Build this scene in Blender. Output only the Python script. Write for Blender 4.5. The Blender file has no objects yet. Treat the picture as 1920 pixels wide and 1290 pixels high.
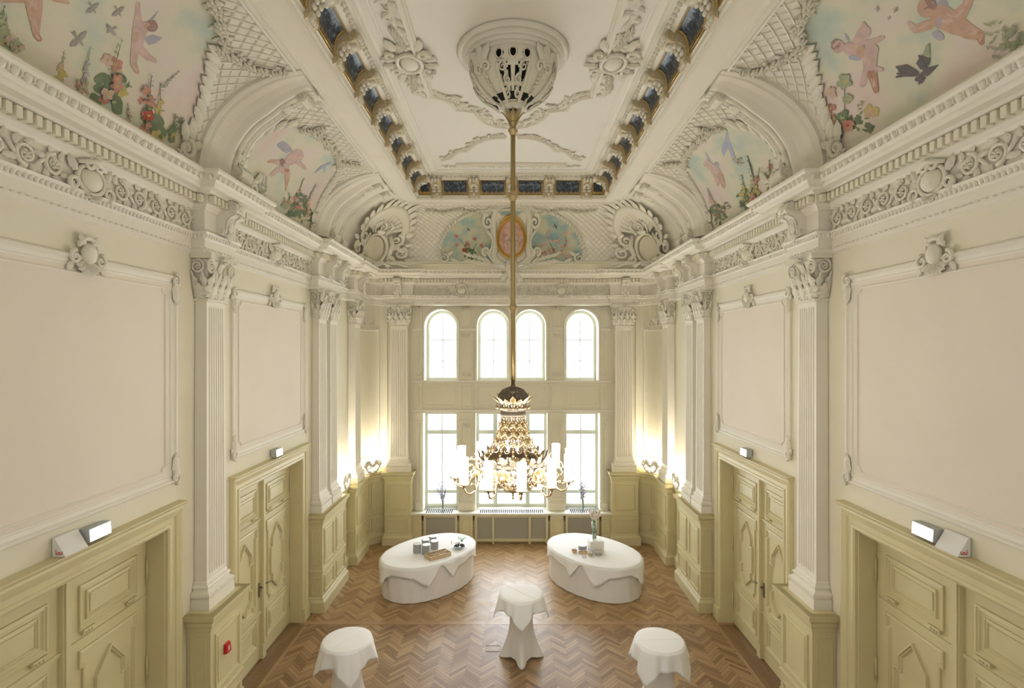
import bpy, bmesh, math, random
from math import sin, cos, pi, sqrt, atan2, radians
from mathutils import Vector, Matrix
random.seed(7)
S = bpy.context.scene
C = S.collection
# ---------------------------------------------------------------- camera
CAMH, F, PX0, PY0 = 5.3, 980.0, 959.0, 656.0
cam = bpy.data.cameras.new('camera'); camo = bpy.data.objects.new('camera', cam); C.objects.link(camo)
cam.sensor_width = 36.0; cam.lens = F/1920*36.0
cam.shift_x = (960-PX0)/1920.0; cam.shift_y = (PY0-645)/1920.0
camo.location = (0, 0, CAMH); camo.rotation_euler = (pi/2, 0, 0)
cam.clip_start = 0.05; cam.clip_end = 200
S.camera = camo
# ---------------------------------------------------------------- world, light, exposure
S.view_settings.view_transform = 'Standard'; S.view_settings.look = 'None'
S.view_settings.gamma = 1.0; S.view_settings.use_curve_mapping = False
S.view_settings.exposure = 0.52
W = bpy.data.worlds.new('world'); S.world = W; W.use_nodes = True
nt = W.node_tree; nt.nodes.clear()
_tc = nt.nodes.new('ShaderNodeTexCoord'); _sp = nt.nodes.new('ShaderNodeSeparateXYZ')
_mr = nt.nodes.new('ShaderNodeMapRange'); _mr.inputs[1].default_value = -0.35; _mr.inputs[2].default_value = 0.35
_cr = nt.nodes.new('ShaderNodeMix'); _cr.data_type = 'RGBA'
_cr.inputs[6].default_value = (0.50, 0.485, 0.45, 1); _cr.inputs[7].default_value = (2.2, 2.28, 2.4, 1)
_bg = nt.nodes.new('ShaderNodeBackground'); _ow = nt.nodes.new('ShaderNodeOutputWorld')
nt.links.new(_tc.outputs['Generated'], _sp.inputs[0]); nt.links.new(_sp.outputs['Y'], _mr.inputs[0])
nt.links.new(_mr.outputs[0], _cr.inputs[0]); nt.links.new(_cr.outputs[2], _bg.inputs[0]); nt.links.new(_bg.outputs[0], _ow.inputs[0])
_bg.inputs[1].default_value = 1.0
def area(name, loc, rot, sx, sy, power, col):
    l = bpy.data.lights.new(name, 'AREA'); l.shape = 'RECTANGLE'; l.size = sx; l.size_y = sy; l.energy = power; l.color = col
    o = bpy.data.objects.new(name, l); C.objects.link(o); o.location = loc; o.rotation_euler = rot
    return o
area('daylight_lower_windows', (0, 16.2, 2.4), (-pi/2, 0, 0), 6.0, 3.4, 400, (0.93, 0.965, 1.0))
area('daylight_upper_windows', (0, 16.2, 5.4), (-pi/2, 0, 0), 6.0, 2.4, 290, (0.93, 0.965, 1.0))

# ---------------------------------------------------------------- materials
def mat(name, col, rough=0.6, metal=0.0, noise=None, bump=0.0, bscale=30, emis=None, estr=0, spec=0.5, trans=0):
    m = bpy.data.materials.new(name); m.use_nodes = True
    n = m.node_tree; b = n.nodes['Principled BSDF']
    b.inputs['Base Color'].default_value = (*col, 1); b.inputs['Roughness'].default_value = rough; b.inputs['Metallic'].default_value = metal
    b.inputs['Specular IOR Level'].default_value = spec
    if trans: b.inputs['Transmission Weight'].default_value = trans
    tc = n.nodes.new('ShaderNodeTexCoord')
    if noise is not None:
        col2, sc, lo, hi = noise
        t = n.nodes.new('ShaderNodeTexNoise'); t.inputs['Scale'].default_value = sc; t.inputs['Detail'].default_value = 5
        n.links.new(tc.outputs['Object'], t.inputs['Vector'])
        r = n.nodes.new('ShaderNodeValToRGB'); r.color_ramp.elements[0].position = lo; r.color_ramp.elements[1].position = hi
        r.color_ramp.elements[0].color = (*col, 1); r.color_ramp.elements[1].color = (*col2, 1)
        n.links.new(t.outputs['Fac'], r.inputs[0]); n.links.new(r.outputs[0], b.inputs['Base Color'])
    if bump:
        t = n.nodes.new('ShaderNodeTexNoise'); t.inputs['Scale'].default_value = bscale; t.inputs['Detail'].default_value = 3
        n.links.new(tc.outputs['Object'], t.inputs['Vector'])
        bp = n.nodes.new('ShaderNodeBump'); bp.inputs['Strength'].default_value = bump; bp.inputs['Distance'].default_value = 0.01
        n.links.new(t.outputs['Fac'], bp.inputs['Height']); n.links.new(bp.outputs[0], b.inputs['Normal'])
    if emis:
        b.inputs['Emission Color'].default_value = (*emis, 1); b.inputs['Emission Strength'].default_value = estr
    return m
WALL = mat('wall_paint', (0.745, 0.700, 0.545), 0.75, noise=((0.775, 0.725, 0.58), 1.2, 0.35, 0.65))
PANEL = mat('panel_paint', (0.765, 0.695, 0.585), 0.8, noise=((0.79, 0.725, 0.62), 0.9, 0.35, 0.65))
STUC = mat('white_stucco', (0.78, 0.735, 0.625), 0.6, noise=((0.80, 0.76, 0.66), 3.0, 0.3, 0.7))
STUCB = mat('carved_stucco', (0.76, 0.72, 0.60), 0.65, bump=0.5, bscale=45)
CEIL = mat('ceiling_paint', (0.80, 0.765, 0.69), 0.8)
WOOD = mat('painted_joinery', (0.64, 0.558, 0.322), 0.45, noise=((0.665, 0.60, 0.35), 2.0, 0.3, 0.7))
GILT = mat('gilding', (0.62, 0.42, 0.12), 0.35, 0.8, bump=0.3)
BROCHRE = mat('bracket_ochre', (0.58, 0.48, 0.30), 0.5)
OCHRE = mat('ochre_paint', (0.55, 0.42, 0.20), 0.5)
BRASS = mat('aged_brass', (0.44, 0.34, 0.16), 0.3, 0.9, bump=0.2, bscale=60)
BRONZE = mat('dark_bronze', (0.26, 0.22, 0.17), 0.45, 0.75, bump=0.3, bscale=60)
GOLDW = mat('pale_gold', (0.60, 0.46, 0.26), 0.28, 0.85, bump=0.2, bscale=60)
IRON = mat('dark_iron', (0.03, 0.027, 0.022), 0.5, 0.3)
SLOT = mat('slot_shadow_paint', (0.02, 0.02, 0.02), 0.95, spec=0.05)  # near-black colour standing for the shade inside the open grille slots
VOID = mat('bowl_shade_liner', (0.012, 0.012, 0.013), 0.9)  # near-black colour painted in for the shade inside the rosette bowl
WHITE = mat('grey_white_frame_paint', (0.58, 0.61, 0.53), 0.4)
CLOTH = mat('white_linen', (0.85, 0.835, 0.835), 0.85, bump=0.12, bscale=160)
CLOTH2 = mat('white_linen_overlay', (0.90, 0.905, 0.925), 0.85, bump=0.12, bscale=160)
GRILLE = mat('grey_mesh_cloth', (0.36, 0.335, 0.265), 0.7, bump=0.2, bscale=300)
MARBLE = mat('pale_sill', (0.74, 0.71, 0.60), 0.35)
PORC = mat('grey_porcelain', (0.62, 0.625, 0.615), 0.3)
PORCW = mat('white_porcelain', (0.82, 0.84, 0.85), 0.2)
SILVER = mat('polished_silver', (0.75, 0.77, 0.80), 0.12, 1.0)
WICKER = mat('pale_wood', (0.62, 0.46, 0.26), 0.6, bump=0.4, bscale=80)
GREEN = mat('leaf_green', (0.10, 0.22, 0.06), 0.5)
PETAL = mat('pale_petals', (0.82, 0.75, 0.66), 0.6)
TWIG = mat('dry_twig', (0.22, 0.19, 0.17), 0.7)
BUD = mat('lilac_blossom', (0.50, 0.48, 0.60), 0.6)
WATERG = mat('green_water', (0.30, 0.55, 0.20), 0.1, trans=0.4)
RED = mat('alarm_red', (0.55, 0.012, 0.02), 0.3)
PLAST = mat('white_plastic', (0.78, 0.76, 0.72), 0.4)
GREYP = mat('grey_plastic', (0.45, 0.47, 0.46), 0.4)
OPAL = mat('opal_glass_lit', (0.9, 0.88, 0.84), 0.3, emis=(1.0, 0.95, 0.86), estr=27)
LEDGE_L = mat('lamp_tube_lit', (0.9, 0.88, 0.84), 0.3, emis=(1.0, 0.92, 0.78), estr=26)
SIGNL = mat('sign_face_lit', (0.9, 0.95, 0.92), 0.3, emis=(0.95, 1.0, 0.97), estr=2.2)
def glass(name, tint=(1, 1, 1), mixf=0.92):
    m = bpy.data.materials.new(name); m.use_nodes = True; n = m.node_tree; n.nodes.clear()
    t = n.nodes.new('ShaderNodeBsdfTransparent'); t.inputs[0].default_value = (*tint, 1)
    g = n.nodes.new('ShaderNodeBsdfGlossy'); g.inputs['Roughness'].default_value = 0.03
    mx = n.nodes.new('ShaderNodeMixShader'); mx.inputs[0].default_value = mixf
    o = n.nodes.new('ShaderNodeOutputMaterial')
    n.links.new(g.outputs[0], mx.inputs[1]); n.links.new(t.outputs[0], mx.inputs[2]); n.links.new(mx.outputs[0], o.inputs[0])
    return m
PANE = glass('window_glass', (0.97, 0.99, 1.0)); VASEG = glass('vase_glass', (0.86, 0.93, 0.90), 0.75)
# parquet: plank colour comes from a per-plank attribute, grain from noise
def parquet(name, dark, light):
    m = bpy.data.materials.new(name); m.use_nodes = True; n = m.node_tree; b = n.nodes['Principled BSDF']
    a = n.nodes.new('ShaderNodeAttribute'); a.attribute_name = 'plank'
    tc = n.nodes.new('ShaderNodeTexCoord'); t = n.nodes.new('ShaderNodeTexNoise'); t.inputs['Scale'].default_value = 22; t.inputs['Detail'].default_value = 6
    n.links.new(tc.outputs['Object'], t.inputs['Vector'])
    ad = n.nodes.new('ShaderNodeMath'); ad.operation = 'MULTIPLY_ADD'; ad.inputs[1].default_value = 0.35
    n.links.new(t.outputs['Fac'], ad.inputs[0])
    sub = n.nodes.new('ShaderNodeMath'); sub.operation = 'SUBTRACT'; sub.inputs[1].default_value = 0.17
    n.links.new(a.outputs['Fac'], sub.inputs[0]); n.links.new(sub.outputs[0], ad.inputs[2])
    r = n.nodes.new('ShaderNodeValToRGB'); r.color_ramp.elements[0].color = (*dark, 1); r.color_ramp.elements[1].color = (*light, 1)
    n.links.new(ad.outputs[0], r.inputs[0]); n.links.new(r.outputs[0], b.inputs['Base Color'])
    b.inputs['Roughness'].default_value = 0.34; b.inputs['Specular IOR Level'].default_value = 0.55
    t2 = n.nodes.new('ShaderNodeTexNoise'); t2.inputs['Scale'].default_value = 5
    n.links.new(tc.outputs['Object'], t2.inputs['Vector'])
    mr = n.nodes.new('ShaderNodeMapRange'); mr.inputs[3].default_value = 0.26; mr.inputs[4].default_value = 0.46
    n.links.new(t2.outputs['Fac'], mr.inputs[0]); n.links.new(mr.outputs[0], b.inputs['Roughness'])
    return m
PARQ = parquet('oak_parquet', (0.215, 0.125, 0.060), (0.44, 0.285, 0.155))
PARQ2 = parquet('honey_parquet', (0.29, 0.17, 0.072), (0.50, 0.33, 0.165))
# painted sky for the murals: pale pigments mixed by noise
def muralmat(name, cols, scale=1.1):
    m = bpy.data.materials.new(name); m.use_nodes = True; n = m.node_tree; b = n.nodes['Principled BSDF']
    tc = n.nodes.new('ShaderNodeTexCoord')
    t = n.nodes.new('ShaderNodeTexNoise'); t.inputs['Scale'].default_value = scale; t.inputs['Detail'].default_value = 7; t.inputs['Roughness'].default_value = 0.55
    n.links.new(tc.outputs['Object'], t.inputs['Vector'])
    r = n.nodes.new('ShaderNodeValToRGB'); e = r.color_ramp.elements
    for i, (p, c) in enumerate(cols):
        if i < 2: e[i].position = p; e[i].color = (*c, 1)
        else:
            q = e.new(p); q.color = (*c, 1)
    n.links.new(t.outputs['Fac'], r.inputs[0]); n.links.new(r.outputs[0], b.inputs['Base Color']); b.inputs['Roughness'].default_value = 0.8
    return m
SKYM = muralmat('mural_sky', [(0.30, (0.44, 0.52, 0.48)), (0.70, (0.70, 0.56, 0.50)), (0.42, (0.56, 0.60, 0.50)), (0.50, (0.68, 0.64, 0.50)), (0.58, (0.70, 0.62, 0.55))])
SKYB = muralmat('mural_blue_sky', [(0.32, (0.25, 0.40, 0.42)), (0.68, (0.62, 0.58, 0.42)), (0.45, (0.38, 0.48, 0.42)), (0.55, (0.55, 0.55, 0.40))], 2.2)
BLUEP = muralmat('blue_frieze_paint', [(0.35, (0.015, 0.02, 0.025)), (0.68, (0.20, 0.26, 0.34)), (0.54, (0.05, 0.07, 0.10))], 20); BLUEP.node_tree.nodes['Principled BSDF'].inputs['Roughness'].default_value = 0.28
MP = {k: mat('pigment_'+k, c, 0.85, noise=(tuple(min(1, x*1.12+0.03) for x in c), 9, 0.35, 0.65)) for k, c in dict(
    flesh=(0.52, 0.34, 0.25), flesh_pale=(0.54, 0.40, 0.36), flesh_shade=(0.44, 0.25, 0.17), hair=(0.33, 0.21, 0.18), flesh_light=(0.585, 0.42, 0.345), wing=(0.38, 0.36, 0.42),
    bird=(0.14, 0.125, 0.13), bird_pale=(0.34, 0.31, 0.28), leaf=(0.16, 0.21, 0.12), leaf_pale=(0.34, 0.37, 0.24), rose=(0.48, 0.23, 0.18),
    rose_pale=(0.55, 0.39, 0.32), yellow=(0.48, 0.40, 0.15), lilac=(0.42, 0.37, 0.40), blue=(0.38, 0.41, 0.50), red=(0.42, 0.08, 0.06)).items()}
MPK = list(MP.keys())

SPLIT = {'painted_figures', 'painted_flowers', 'foliage_relief', 'side_volutes', 'latch', 'relief_scrolls', 'palm_branch', 'scroll_end', 'scroll_foot', 'flower_garland', 'leaf_border', 'lamp_base', 'metal_frame', 'scrollwork', 'leaf_scrolls', 'upper_panel_moulding', 'acanthus_leaf', 'moulding', 'pendant_drops', 'putti_relief', 'upper_panels', 'scroll_frame', 'gilt_edge', 'painted_figure'}
# ---------------------------------------------------------------- mesh builder
class MB:
    def __init__(s, xf=None): s.v = []; s.f = []; s.m = []; s.s = []; s.xf = xf
    def add(s, vs, fs, mi=0, sm=False):
        o = len(s.v)
        s.v += [tuple(s.xf(Vector(v))) for v in vs] if s.xf else [tuple(v) for v in vs]
        for f in fs: s.f.append(tuple(i+o for i in f)); s.m.append(mi); s.s.append(sm)
    def box(s, x0, x1, y0, y1, z0, z1, mi=0):
        s.add([(x0,y0,z0),(x1,y0,z0),(x1,y1,z0),(x0,y1,z0),(x0,y0,z1),(x1,y0,z1),(x1,y1,z1),(x0,y1,z1)],
              [(0,3,2,1),(4,5,6,7),(0,1,5,4),(1,2,6,5),(2,3,7,6),(3,0,4,7)], mi)
    def quad(s, a, b, c, d, mi=0): s.add([a,b,c,d], [(0,1,2,3)], mi)
    def ell(s, c, r, seg=8, rings=5, mi=0, rot=0.0):
        vs = []; fs = []; cr, sr = cos(rot), sin(rot)
        for i in range(rings+1):
            p = pi*i/rings
            for j in range(seg):
                q = 2*pi*j/seg
                x = r[0]*sin(p)*cos(q); y = r[1]*sin(p)*sin(q); z = r[2]*cos(p)
                vs.append((c[0]+x*cr-z*sr, c[1]+y, c[2]+x*sr+z*cr))
        for i in range(rings):
            for j in range(seg):
                a = i*seg+j; b = i*seg+(j+1) % seg
                fs.append((a, b, b+seg, a+seg))
        s.add(vs, fs, mi, True)
    def tube(s, pts, r, n=6, mi=0, closed=False, cap=True):
        pts = [Vector(p) for p in pts]; N = len(pts)
        if N < 2: return
        rr = r if isinstance(r, (list, tuple)) else [r]*N
        vs = []; fs = []; up = None
        for i in range(N):
            a = pts[(i-1) % N] if (closed or i > 0) else pts[i]
            b = pts[(i+1) % N] if (closed or i < N-1) else pts[i]
            d = (b-a)
            if d.length < 1e-9: d = Vector((0,0,1))
            d.normalize()
            if up is None:
                up = Vector((0,0,1)) if abs(d.z) < 0.9 else Vector((1,0,0))
            sd = d.cross(up)
            if sd.length < 1e-6: sd = d.cross(Vector((0.3,1,0.2)))
            sd.normalize(); up = sd.cross(d).normalized()
            for k in range(n):
                q = 2*pi*k/n
                vs.append(pts[i]+(sd*cos(q)+up*sin(q))*rr[i])
        for i in range(N if closed else N-1):
            for k in range(n):
                a = i*n+k; b = i*n+(k+1) % n; c = ((i+1) % N)*n+(k+1) % n; d = ((i+1) % N)*n+k
                fs.append((a,b,c,d))
        if cap and not closed: fs.append(tuple(range(n))); fs.append(tuple((N-1)*n+k for k in range(n-1,-1,-1)))
        s.add(vs, fs, mi, n > 4)
    def lathe(s, prof, c=(0,0,0), seg=24, mi=0, sm=True, a0=0, a1=2*pi):
        full = abs(a1-a0-2*pi) < 1e-6; n = seg if full else seg+1
        vs = []; fs = []
        for (r, z) in prof:
            for j in range(n):
                q = a0+(a1-a0)*j/seg
                vs.append((c[0]+r*cos(q), c[1]+r*sin(q), c[2]+z))
        for i in range(len(prof)-1):
            for j in range(seg):
                a = i*n+j; b = i*n+((j+1) % n)
                fs.append((a, b, b+n, a+n))
        s.add(vs, fs, mi, sm)
    # relief primitives: x right, z up in the plane, y outwards
    def spiral(s, cx, cz, R, turns, a0, dr, th, y=0.0, n=26, mi=0, sides=6, rin=0.12):
        pts = []; rr = []
        for i in range(n+1):
            t = i/n; r = R*(1-t)+R*rin*t; a = a0+dr*2*pi*turns*t
            pts.append((cx+r*cos(a), y+th*0.4*(1-t)+th*0.3, cz+r*sin(a))); rr.append(th*(1-0.55*t))
        s.tube(pts, rr, sides, mi)
    def leaf(s, x, z, a, L, Wd, h=0.03, y=0.0, curl=0.0, bend=0.0, n=7, lob=0.25, mi=0):
        vs = []; fs = []; cx, cz = x, z; ang = a
        for i in range(n+1):
            t = i/n
            w = Wd*0.5*(max(0.0, sin(pi*(0.12+0.88*t)))**0.8)*(1+lob*cos(6*pi*t))+0.001
            dx, dz = -sin(ang), cos(ang)
            yc = y+curl*t*t
            hh = h*(0.4+0.6*sin(pi*min(1, t+0.1)))
            for k, (u, e) in enumerate(((-1, 0.0), (-0.45, 0.75), (0, 0.5), (0.45, 0.75), (1, 0.0))):
                vs.append((cx+dx*w*u, yc+hh*e+(0.002), cz+dz*w*u))
            cx += cos(ang)*L/n; cz += sin(ang)*L/n; ang += bend/n
        for i in range(n):
            for k in range(4):
                a_ = i*5+k; fs.append((a_, a_+1, a_+6, a_+5))
        s.add(vs, fs, mi, True)
    def rosette(s, x, z, r, n=6, y=0.0, d=None, mi=0, rot=0):
        d = d or r*0.5
        for k in range(n):
            a = 2*pi*k/n+rot
            s.ell((x+r*0.58*cos(a), y+d*0.3, z+r*0.58*sin(a)), (r*0.42, d*0.6, r*0.28), 6, 4, mi, a)
        s.ell((x, y+d*0.4, z), (r*0.28, d*0.7, r*0.28), 6, 4, mi)
    def shell(s, x, z, r, a0, a1, n, h=0.05, y=0.0, mi=0, rin=0.15):
        for k in range(n):
            a = a0+(a1-a0)*(k+0.5)/n
            w = r*abs(a1-a0)/n*1.05
            vs = []; fs = []; m = 5
            for i in range(m+1):
                t = i/m; q = r*(rin+(1-rin)*t)*(1.0); ww = w*0.5*t+0.004
                hh = y+h*sin(pi*0.5*t)*(1.0 if i < m else 0.3)
                cx, cz = x+q*cos(a), z+q*sin(a); px, pz = -sin(a), cos(a)
                vs += [(cx-px*ww, y+h*0.15*t, cz-pz*ww), (cx, hh+h*0.35*t, cz), (cx+px*ww, y+h*0.15*t, cz+pz*ww)]
            for i in range(m):
                for j in range(2): q_ = i*3+j; fs.append((q_, q_+1, q_+4, q_+3))
            s.add(vs, fs, mi, True)
    def clusters(s, gap=0.012):
        n = len(s.v); par = list(range(n))
        def find(a):
            while par[a] != a: par[a] = par[par[a]]; a = par[a]
            return a
        for f in s.f:
            r = find(f[0])
            for k in f[1:]: par[find(k)] = r
        comp = {}
        for i, f in enumerate(s.f): comp.setdefault(find(f[0]), []).append(i)
        bb = []
        for fs in comp.values():
            vs = [s.v[k] for i in fs for k in s.f[i]]
            bb.append([[min(v[a] for v in vs)-gap for a in range(3)], [max(v[a] for v in vs)+gap for a in range(3)], fs])
        ch = True
        while ch:
            ch = False; out = []
            for b in bb:
                for o in out:
                    if all(b[0][a] <= o[1][a] and b[1][a] >= o[0][a] for a in range(3)):
                        o[0] = [min(x, y) for x, y in zip(o[0], b[0])]; o[1] = [max(x, y) for x, y in zip(o[1], b[1])]; o[2] += b[2]; ch = True; break
                else: out.append(b)
            bb = out
        res = []
        for b in bb:
            m = MB(); mp = {}
            for i in sorted(b[2]):
                t = []
                for k in s.f[i]:
                    if k not in mp: mp[k] = len(m.v); m.v.append(s.v[k])
                    t.append(mp[k])
                m.f.append(tuple(t)); m.m.append(s.m[i]); m.s.append(s.s[i])
            res.append(m)
        return res
    def build(s, name, mats, parent=None, world=False, weld=False):
        if parent is not None and name in SPLIT:
            q = s.clusters()
            if 1 < len(q) < 60:
                for m in q: o = m.build1(name, mats, parent, world, weld)
                return o
        return s.build1(name, mats, parent, world, weld)
    def build1(s, name, mats, parent=None, world=False, weld=False):
        me = bpy.data.meshes.new(name)
        vs = s.v
        if parent is not None and world:
            l = parent.location; vs = [(v[0]-l[0], v[1]-l[1], v[2]-l[2]) for v in vs]
        me.from_pydata(vs, [], s.f)
        for m in (mats if isinstance(mats, (list, tuple)) else [mats]): me.materials.append(m)
        me.polygons.foreach_set('material_index', s.m); me.polygons.foreach_set('use_smooth', s.s)
        bm = bmesh.new(); bm.from_mesh(me)
        if weld: bmesh.ops.remove_doubles(bm, verts=bm.verts, dist=1e-5)
        bmesh.ops.recalc_face_normals(bm, faces=bm.faces); bm.to_mesh(me); bm.free()
        me.update()
        o = bpy.data.objects.new(name, me); C.objects.link(o)
        if parent is not None: o.parent = parent
        return o

def offs(path, d, closed=False):
    """offset polyline to its left by d (mitred)"""
    n = len(path); out = []
    for i in range(n):
        a = path[(i-1) % n] if (closed or i > 0) else None
        b = path[(i+1) % n] if (closed or i < n-1) else None
        p = path[i]
        def nrm(u, v):
            dx, dy = v[0]-u[0], v[1]-u[1]; l = math.hypot(dx, dy) or 1; return (-dy/l, dx/l)
        if a is None: m = nrm(p, b)
        elif b is None: m = nrm(a, p)
        else:
            n1, n2 = nrm(a, p), nrm(p, b); k = 1+n1[0]*n2[0]+n1[1]*n2[1]
            k = max(k, 0.3); m = ((n1[0]+n2[0])/k, (n1[1]+n2[1])/k)
        out.append((p[0]+m[0]*d, p[1]+m[1]*d))
    return out
def mould(mb, path, prof, mp, closed=False, sgn=1, mi=0, sm=False, cap=True):
    """sweep prof [(offset, height)] along a plane path; mp(a, b, h) gives the 3-D point"""
    rows = [[mp(p[0], p[1], h) for p in offs(path, sgn*o, closed)] for (o, h) in prof]
    n = len(path); vs = [v for r in rows for v in r]; fs = []
    for i in range(len(prof)-1):
        for j in range(n if closed else n-1):
            a = i*n+j; b = i*n+(j+1) % n
            fs.append((a, b, b+n, a+n))
    if cap and not closed and len(prof) > 2:
        fs.append(tuple(i*n for i in range(len(prof)))); fs.append(tuple(i*n+n-1 for i in range(len(prof)-1, -1, -1)))
    mb.add(vs, fs, mi, sm)
XZ = lambda y0: (lambda a, b, h: (a, y0+h, b))      # plane of a wall, height = outwards
XYZ = lambda a, b, h: (a, b, h)                     # plan path, height = z
def rect(x0, x1, z0, z1): return [(x0, z0), (x1, z0), (x1, z1), (x0, z1)]
def frame(mb, x0, x1, z0, z1, w=0.04, h=0.025, y=0.0, mi=0, pts=None):
    pr = [(0, 0), (0, h), (w*0.3, h*1.1), (w*0.45, h*0.5), (w*0.8, h*0.7), (w, 0)]
    mould(mb, pts or rect(x0, x1, z0, z1), pr, XZ(y), True, 1, mi)
def along(path, d, sp, fn, sgn=1, inset=0.0):
    """call fn(point, angle_of_travel) at even steps on the offset path"""
    q = offs(path, sgn*d)
    for i in range(len(q)-1):
        (x0, y0), (x1, y1) = q[i], q[i+1]; dx, dy = x1-x0, y1-y0; L = math.hypot(dx, dy)
        ox, oy = path[i+1][0]-path[i][0], path[i+1][1]-path[i][1]
        if ox*dx+oy*dy <= 0: continue
        L2 = L-2*inset; k = int(L2/sp+0.35)
        if k < 1: continue
        for j in range(k):
            t = (inset+(j+0.5)*L2/k)/L
            fn((x0+dx*t, y0+dy*t), atan2(dy, dx), L2/k)
def fr(loc, rz):
    c_, s_ = cos(rz), sin(rz)
    return lambda v: Vector((loc[0]+v.x*c_-v.y*s_, loc[1]+v.x*s_+v.y*c_, loc[2]+v.z))
LEFT, RIGHT, BACK = -pi/2, pi/2, pi     # rotation that turns local +y into the room
def thing(name, label, cat, loc=(0,0,0), rz=0.0, group=None, kind=None):
    o = bpy.data.objects.new(name, None); C.objects.link(o); o.location = loc; o.rotation_euler = (0, 0, rz)
    o.empty_display_size = 0.1
    if label: o['label'] = label
    if cat: o['category'] = cat
    if group: o['group'] = group
    if kind: o['kind'] = kind
    return o
def tag(o, label, cat=None, group=None, kind=None):
    o['label'] = label
    if cat: o['category'] = cat
    if group: o['group'] = group
    if kind: o['kind'] = kind
    return o
def dup(root, loc=None, rz=None, label=None, group=None, mirror=False):
    r = root.copy(); C.objects.link(r)
    if loc is not None: r.location = loc
    if rz is not None: r.rotation_euler = (0, 0, rz)
    if mirror: r.scale = (-1, 1, 1)
    if label: r['label'] = label
    if group: r['group'] = group
    for ch in list(root.children):
        c = ch.copy(); C.objects.link(c); c.parent = r
        for g in list(ch.children):
            d = g.copy(); C.objects.link(d); d.parent = c
    return r
def PZ(px, py, Y):                                   # measured point of the photo at depth Y
    return ((px-PX0)*Y/F, Y, CAMH+(PY0-py)*Y/F)
# ================================================================ the shell
WX, WT = 4.1, 0.36                       # wall face, thickness
DOORS = (5.02, 9.0); DH, DW = 3.17, 1.17 # door centres along the wall, opening height, half width
HZ = 7.75
def corner(n=9, rx=0.60, ry=0.75, cx=3.45, cy=13.75):   # quarter niche, from side wall to window wall (left side, x negative)
    return [(-(cx+rx*cos(pi/2*i/n)), cy+ry*sin(pi/2*i/n)) for i in range(n+1)]
def mirrored(p): return p+[(-a, b) for a, b in reversed(p)]
for s_, nm in ((-1, 'wall_left'), (1, 'wall_right')):
    mb = MB()
    def wb(y0, y1, z0, z1):
        a, b = sorted((s_*WX, s_*(WX+WT))); mb.box(a, b, y0, y1, z0, z1)
    e = [-0.6]
    for d in DOORS: e += [d-DW, d+DW]
    e.append(13.75)
    for i in range(0, len(e), 2): wb(e[i], e[i+1], 0, DH)
    wb(e[0], e[-1], DH, HZ)
    pth = [(-s_*a, b) for a, b in corner()]
    if s_ > 0: pth = [(abs(a), b) for a, b in pth]
    else: pth = corner()
    o = mb.build(nm, WALL); o['kind'] = 'structure'
    mb = MB(); mould(mb, pth, [(0, 0), (0, HZ), (-0.2, HZ), (-0.2, 0)], XYZ, False, -1 if s_ < 0 else 1, 0, False)
    o = mb.build(nm.replace('wall_', 'wall_back_'), WALL); o['kind'] = 'structure'
# window wall
mb = MB()
def bw(x0, x1, z0, z1): mb.box(x0, x1, 14.55, 15.05, z0, z1)
LW = [(-2.46, -1.5), (-1.0, 1.0), (1.5, 2.46)]; UW = [(-2.42, -1.5), (-0.955, -0.07), (0.07, 0.955), (1.5, 2.42)]
bw(-3.6, 3.6, 0, 0.835)
x = -3.6
for a, b in LW: bw(x, a, 0.835, 3.54); x = b
bw(x, 3.6, 0.835, 3.54); bw(-3.6, 3.6, 3.54, 4.43)
x = -3.6
for a, b in UW: bw(x, a, 4.43, 6.5); x = b
bw(x, 3.6, 4.43, 6.5); bw(-3.6, 3.6, 6.5, HZ)
for a, b in UW:
    c, r = (a+b)/2, (b-a)/2; sp = 6.42-r; n = 16
    ar = [(c-r*cos(pi*i/n), sp+r*sin(pi*i/n)) for i in range(n+1)]
    for i in range(n):
        (xa, za), (xb, zb) = ar[i], ar[i+1]
        mb.quad((xa, 14.55, za), (xb, 14.55, zb), (xb, 14.55, 6.5), (xa, 14.55, 6.5))
        mb.quad((xa, 14.55, za), (xa, 15.05, za), (xb, 15.05, zb), (xb, 14.55, zb))
o = mb.build('wall_back', WALL); o['kind'] = 'structure'
# floor: herringbone planks, each its own face
def herringbone(mb, col, x0, x1, y0, y1, L, w, off=(0, 0)):
    """planks at +-45 degrees, clipped to the rectangle by vertex clamping of the outline"""
    r2 = sqrt(0.5); R = int((abs(x1-x0)+abs(y1-y0))/w)+8
    k = int(round(L/w))
    cx, cy = (x0+x1)/2, (y0+y1)/2
    def clip(poly):
        for ax, lim, sg in ((0, x0, 1), (0, x1, -1), (1, y0, 1), (1, y1, -1)):
            out = []
            for i in range(len(poly)):
                p, q = poly[i], poly[(i+1) % len(poly)]
                ip = (p[ax]-lim)*sg >= 0; iq = (q[ax]-lim)*sg >= 0
                if ip: out.append(p)
                if ip != iq:
                    t = (lim-p[ax])/(q[ax]-p[ax]); out.append((p[0]+(q[0]-p[0])*t, p[1]+(q[1]-p[1])*t))
            poly = out
            if len(poly) < 3: return None
        return poly
    g = 0.0015
    for i in range(-R, R):
        for j in range(-R, R):
            m = (i-j) % (2*k)
            if m == 0: u0, v0, u1, v1 = i, j, i+k, j+1
            elif m == k: u0, v0, u1, v1 = i-0, j-k+1, i+1, j+1
            else: continue
            q = [(u0*w+g, v0*w+g), (u1*w-g, v0*w+g), (u1*w-g, v1*w-g), (u0*w+g, v1*w-g)]
            q = [((u-v)*r2+cx+off[0], (u+v)*r2+cy+off[1]) for u, v in q]
            if max(p[0] for p in q) < x0 or min(p[0] for p in q) > x1 or max(p[1] for p in q) < y0 or min(p[1] for p in q) > y1: continue
            q = clip(q)
            if q: mb.add([(p[0], p[1], 0.0) for p in q], [tuple(range(len(q)))]); col.append(random.random())
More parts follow.
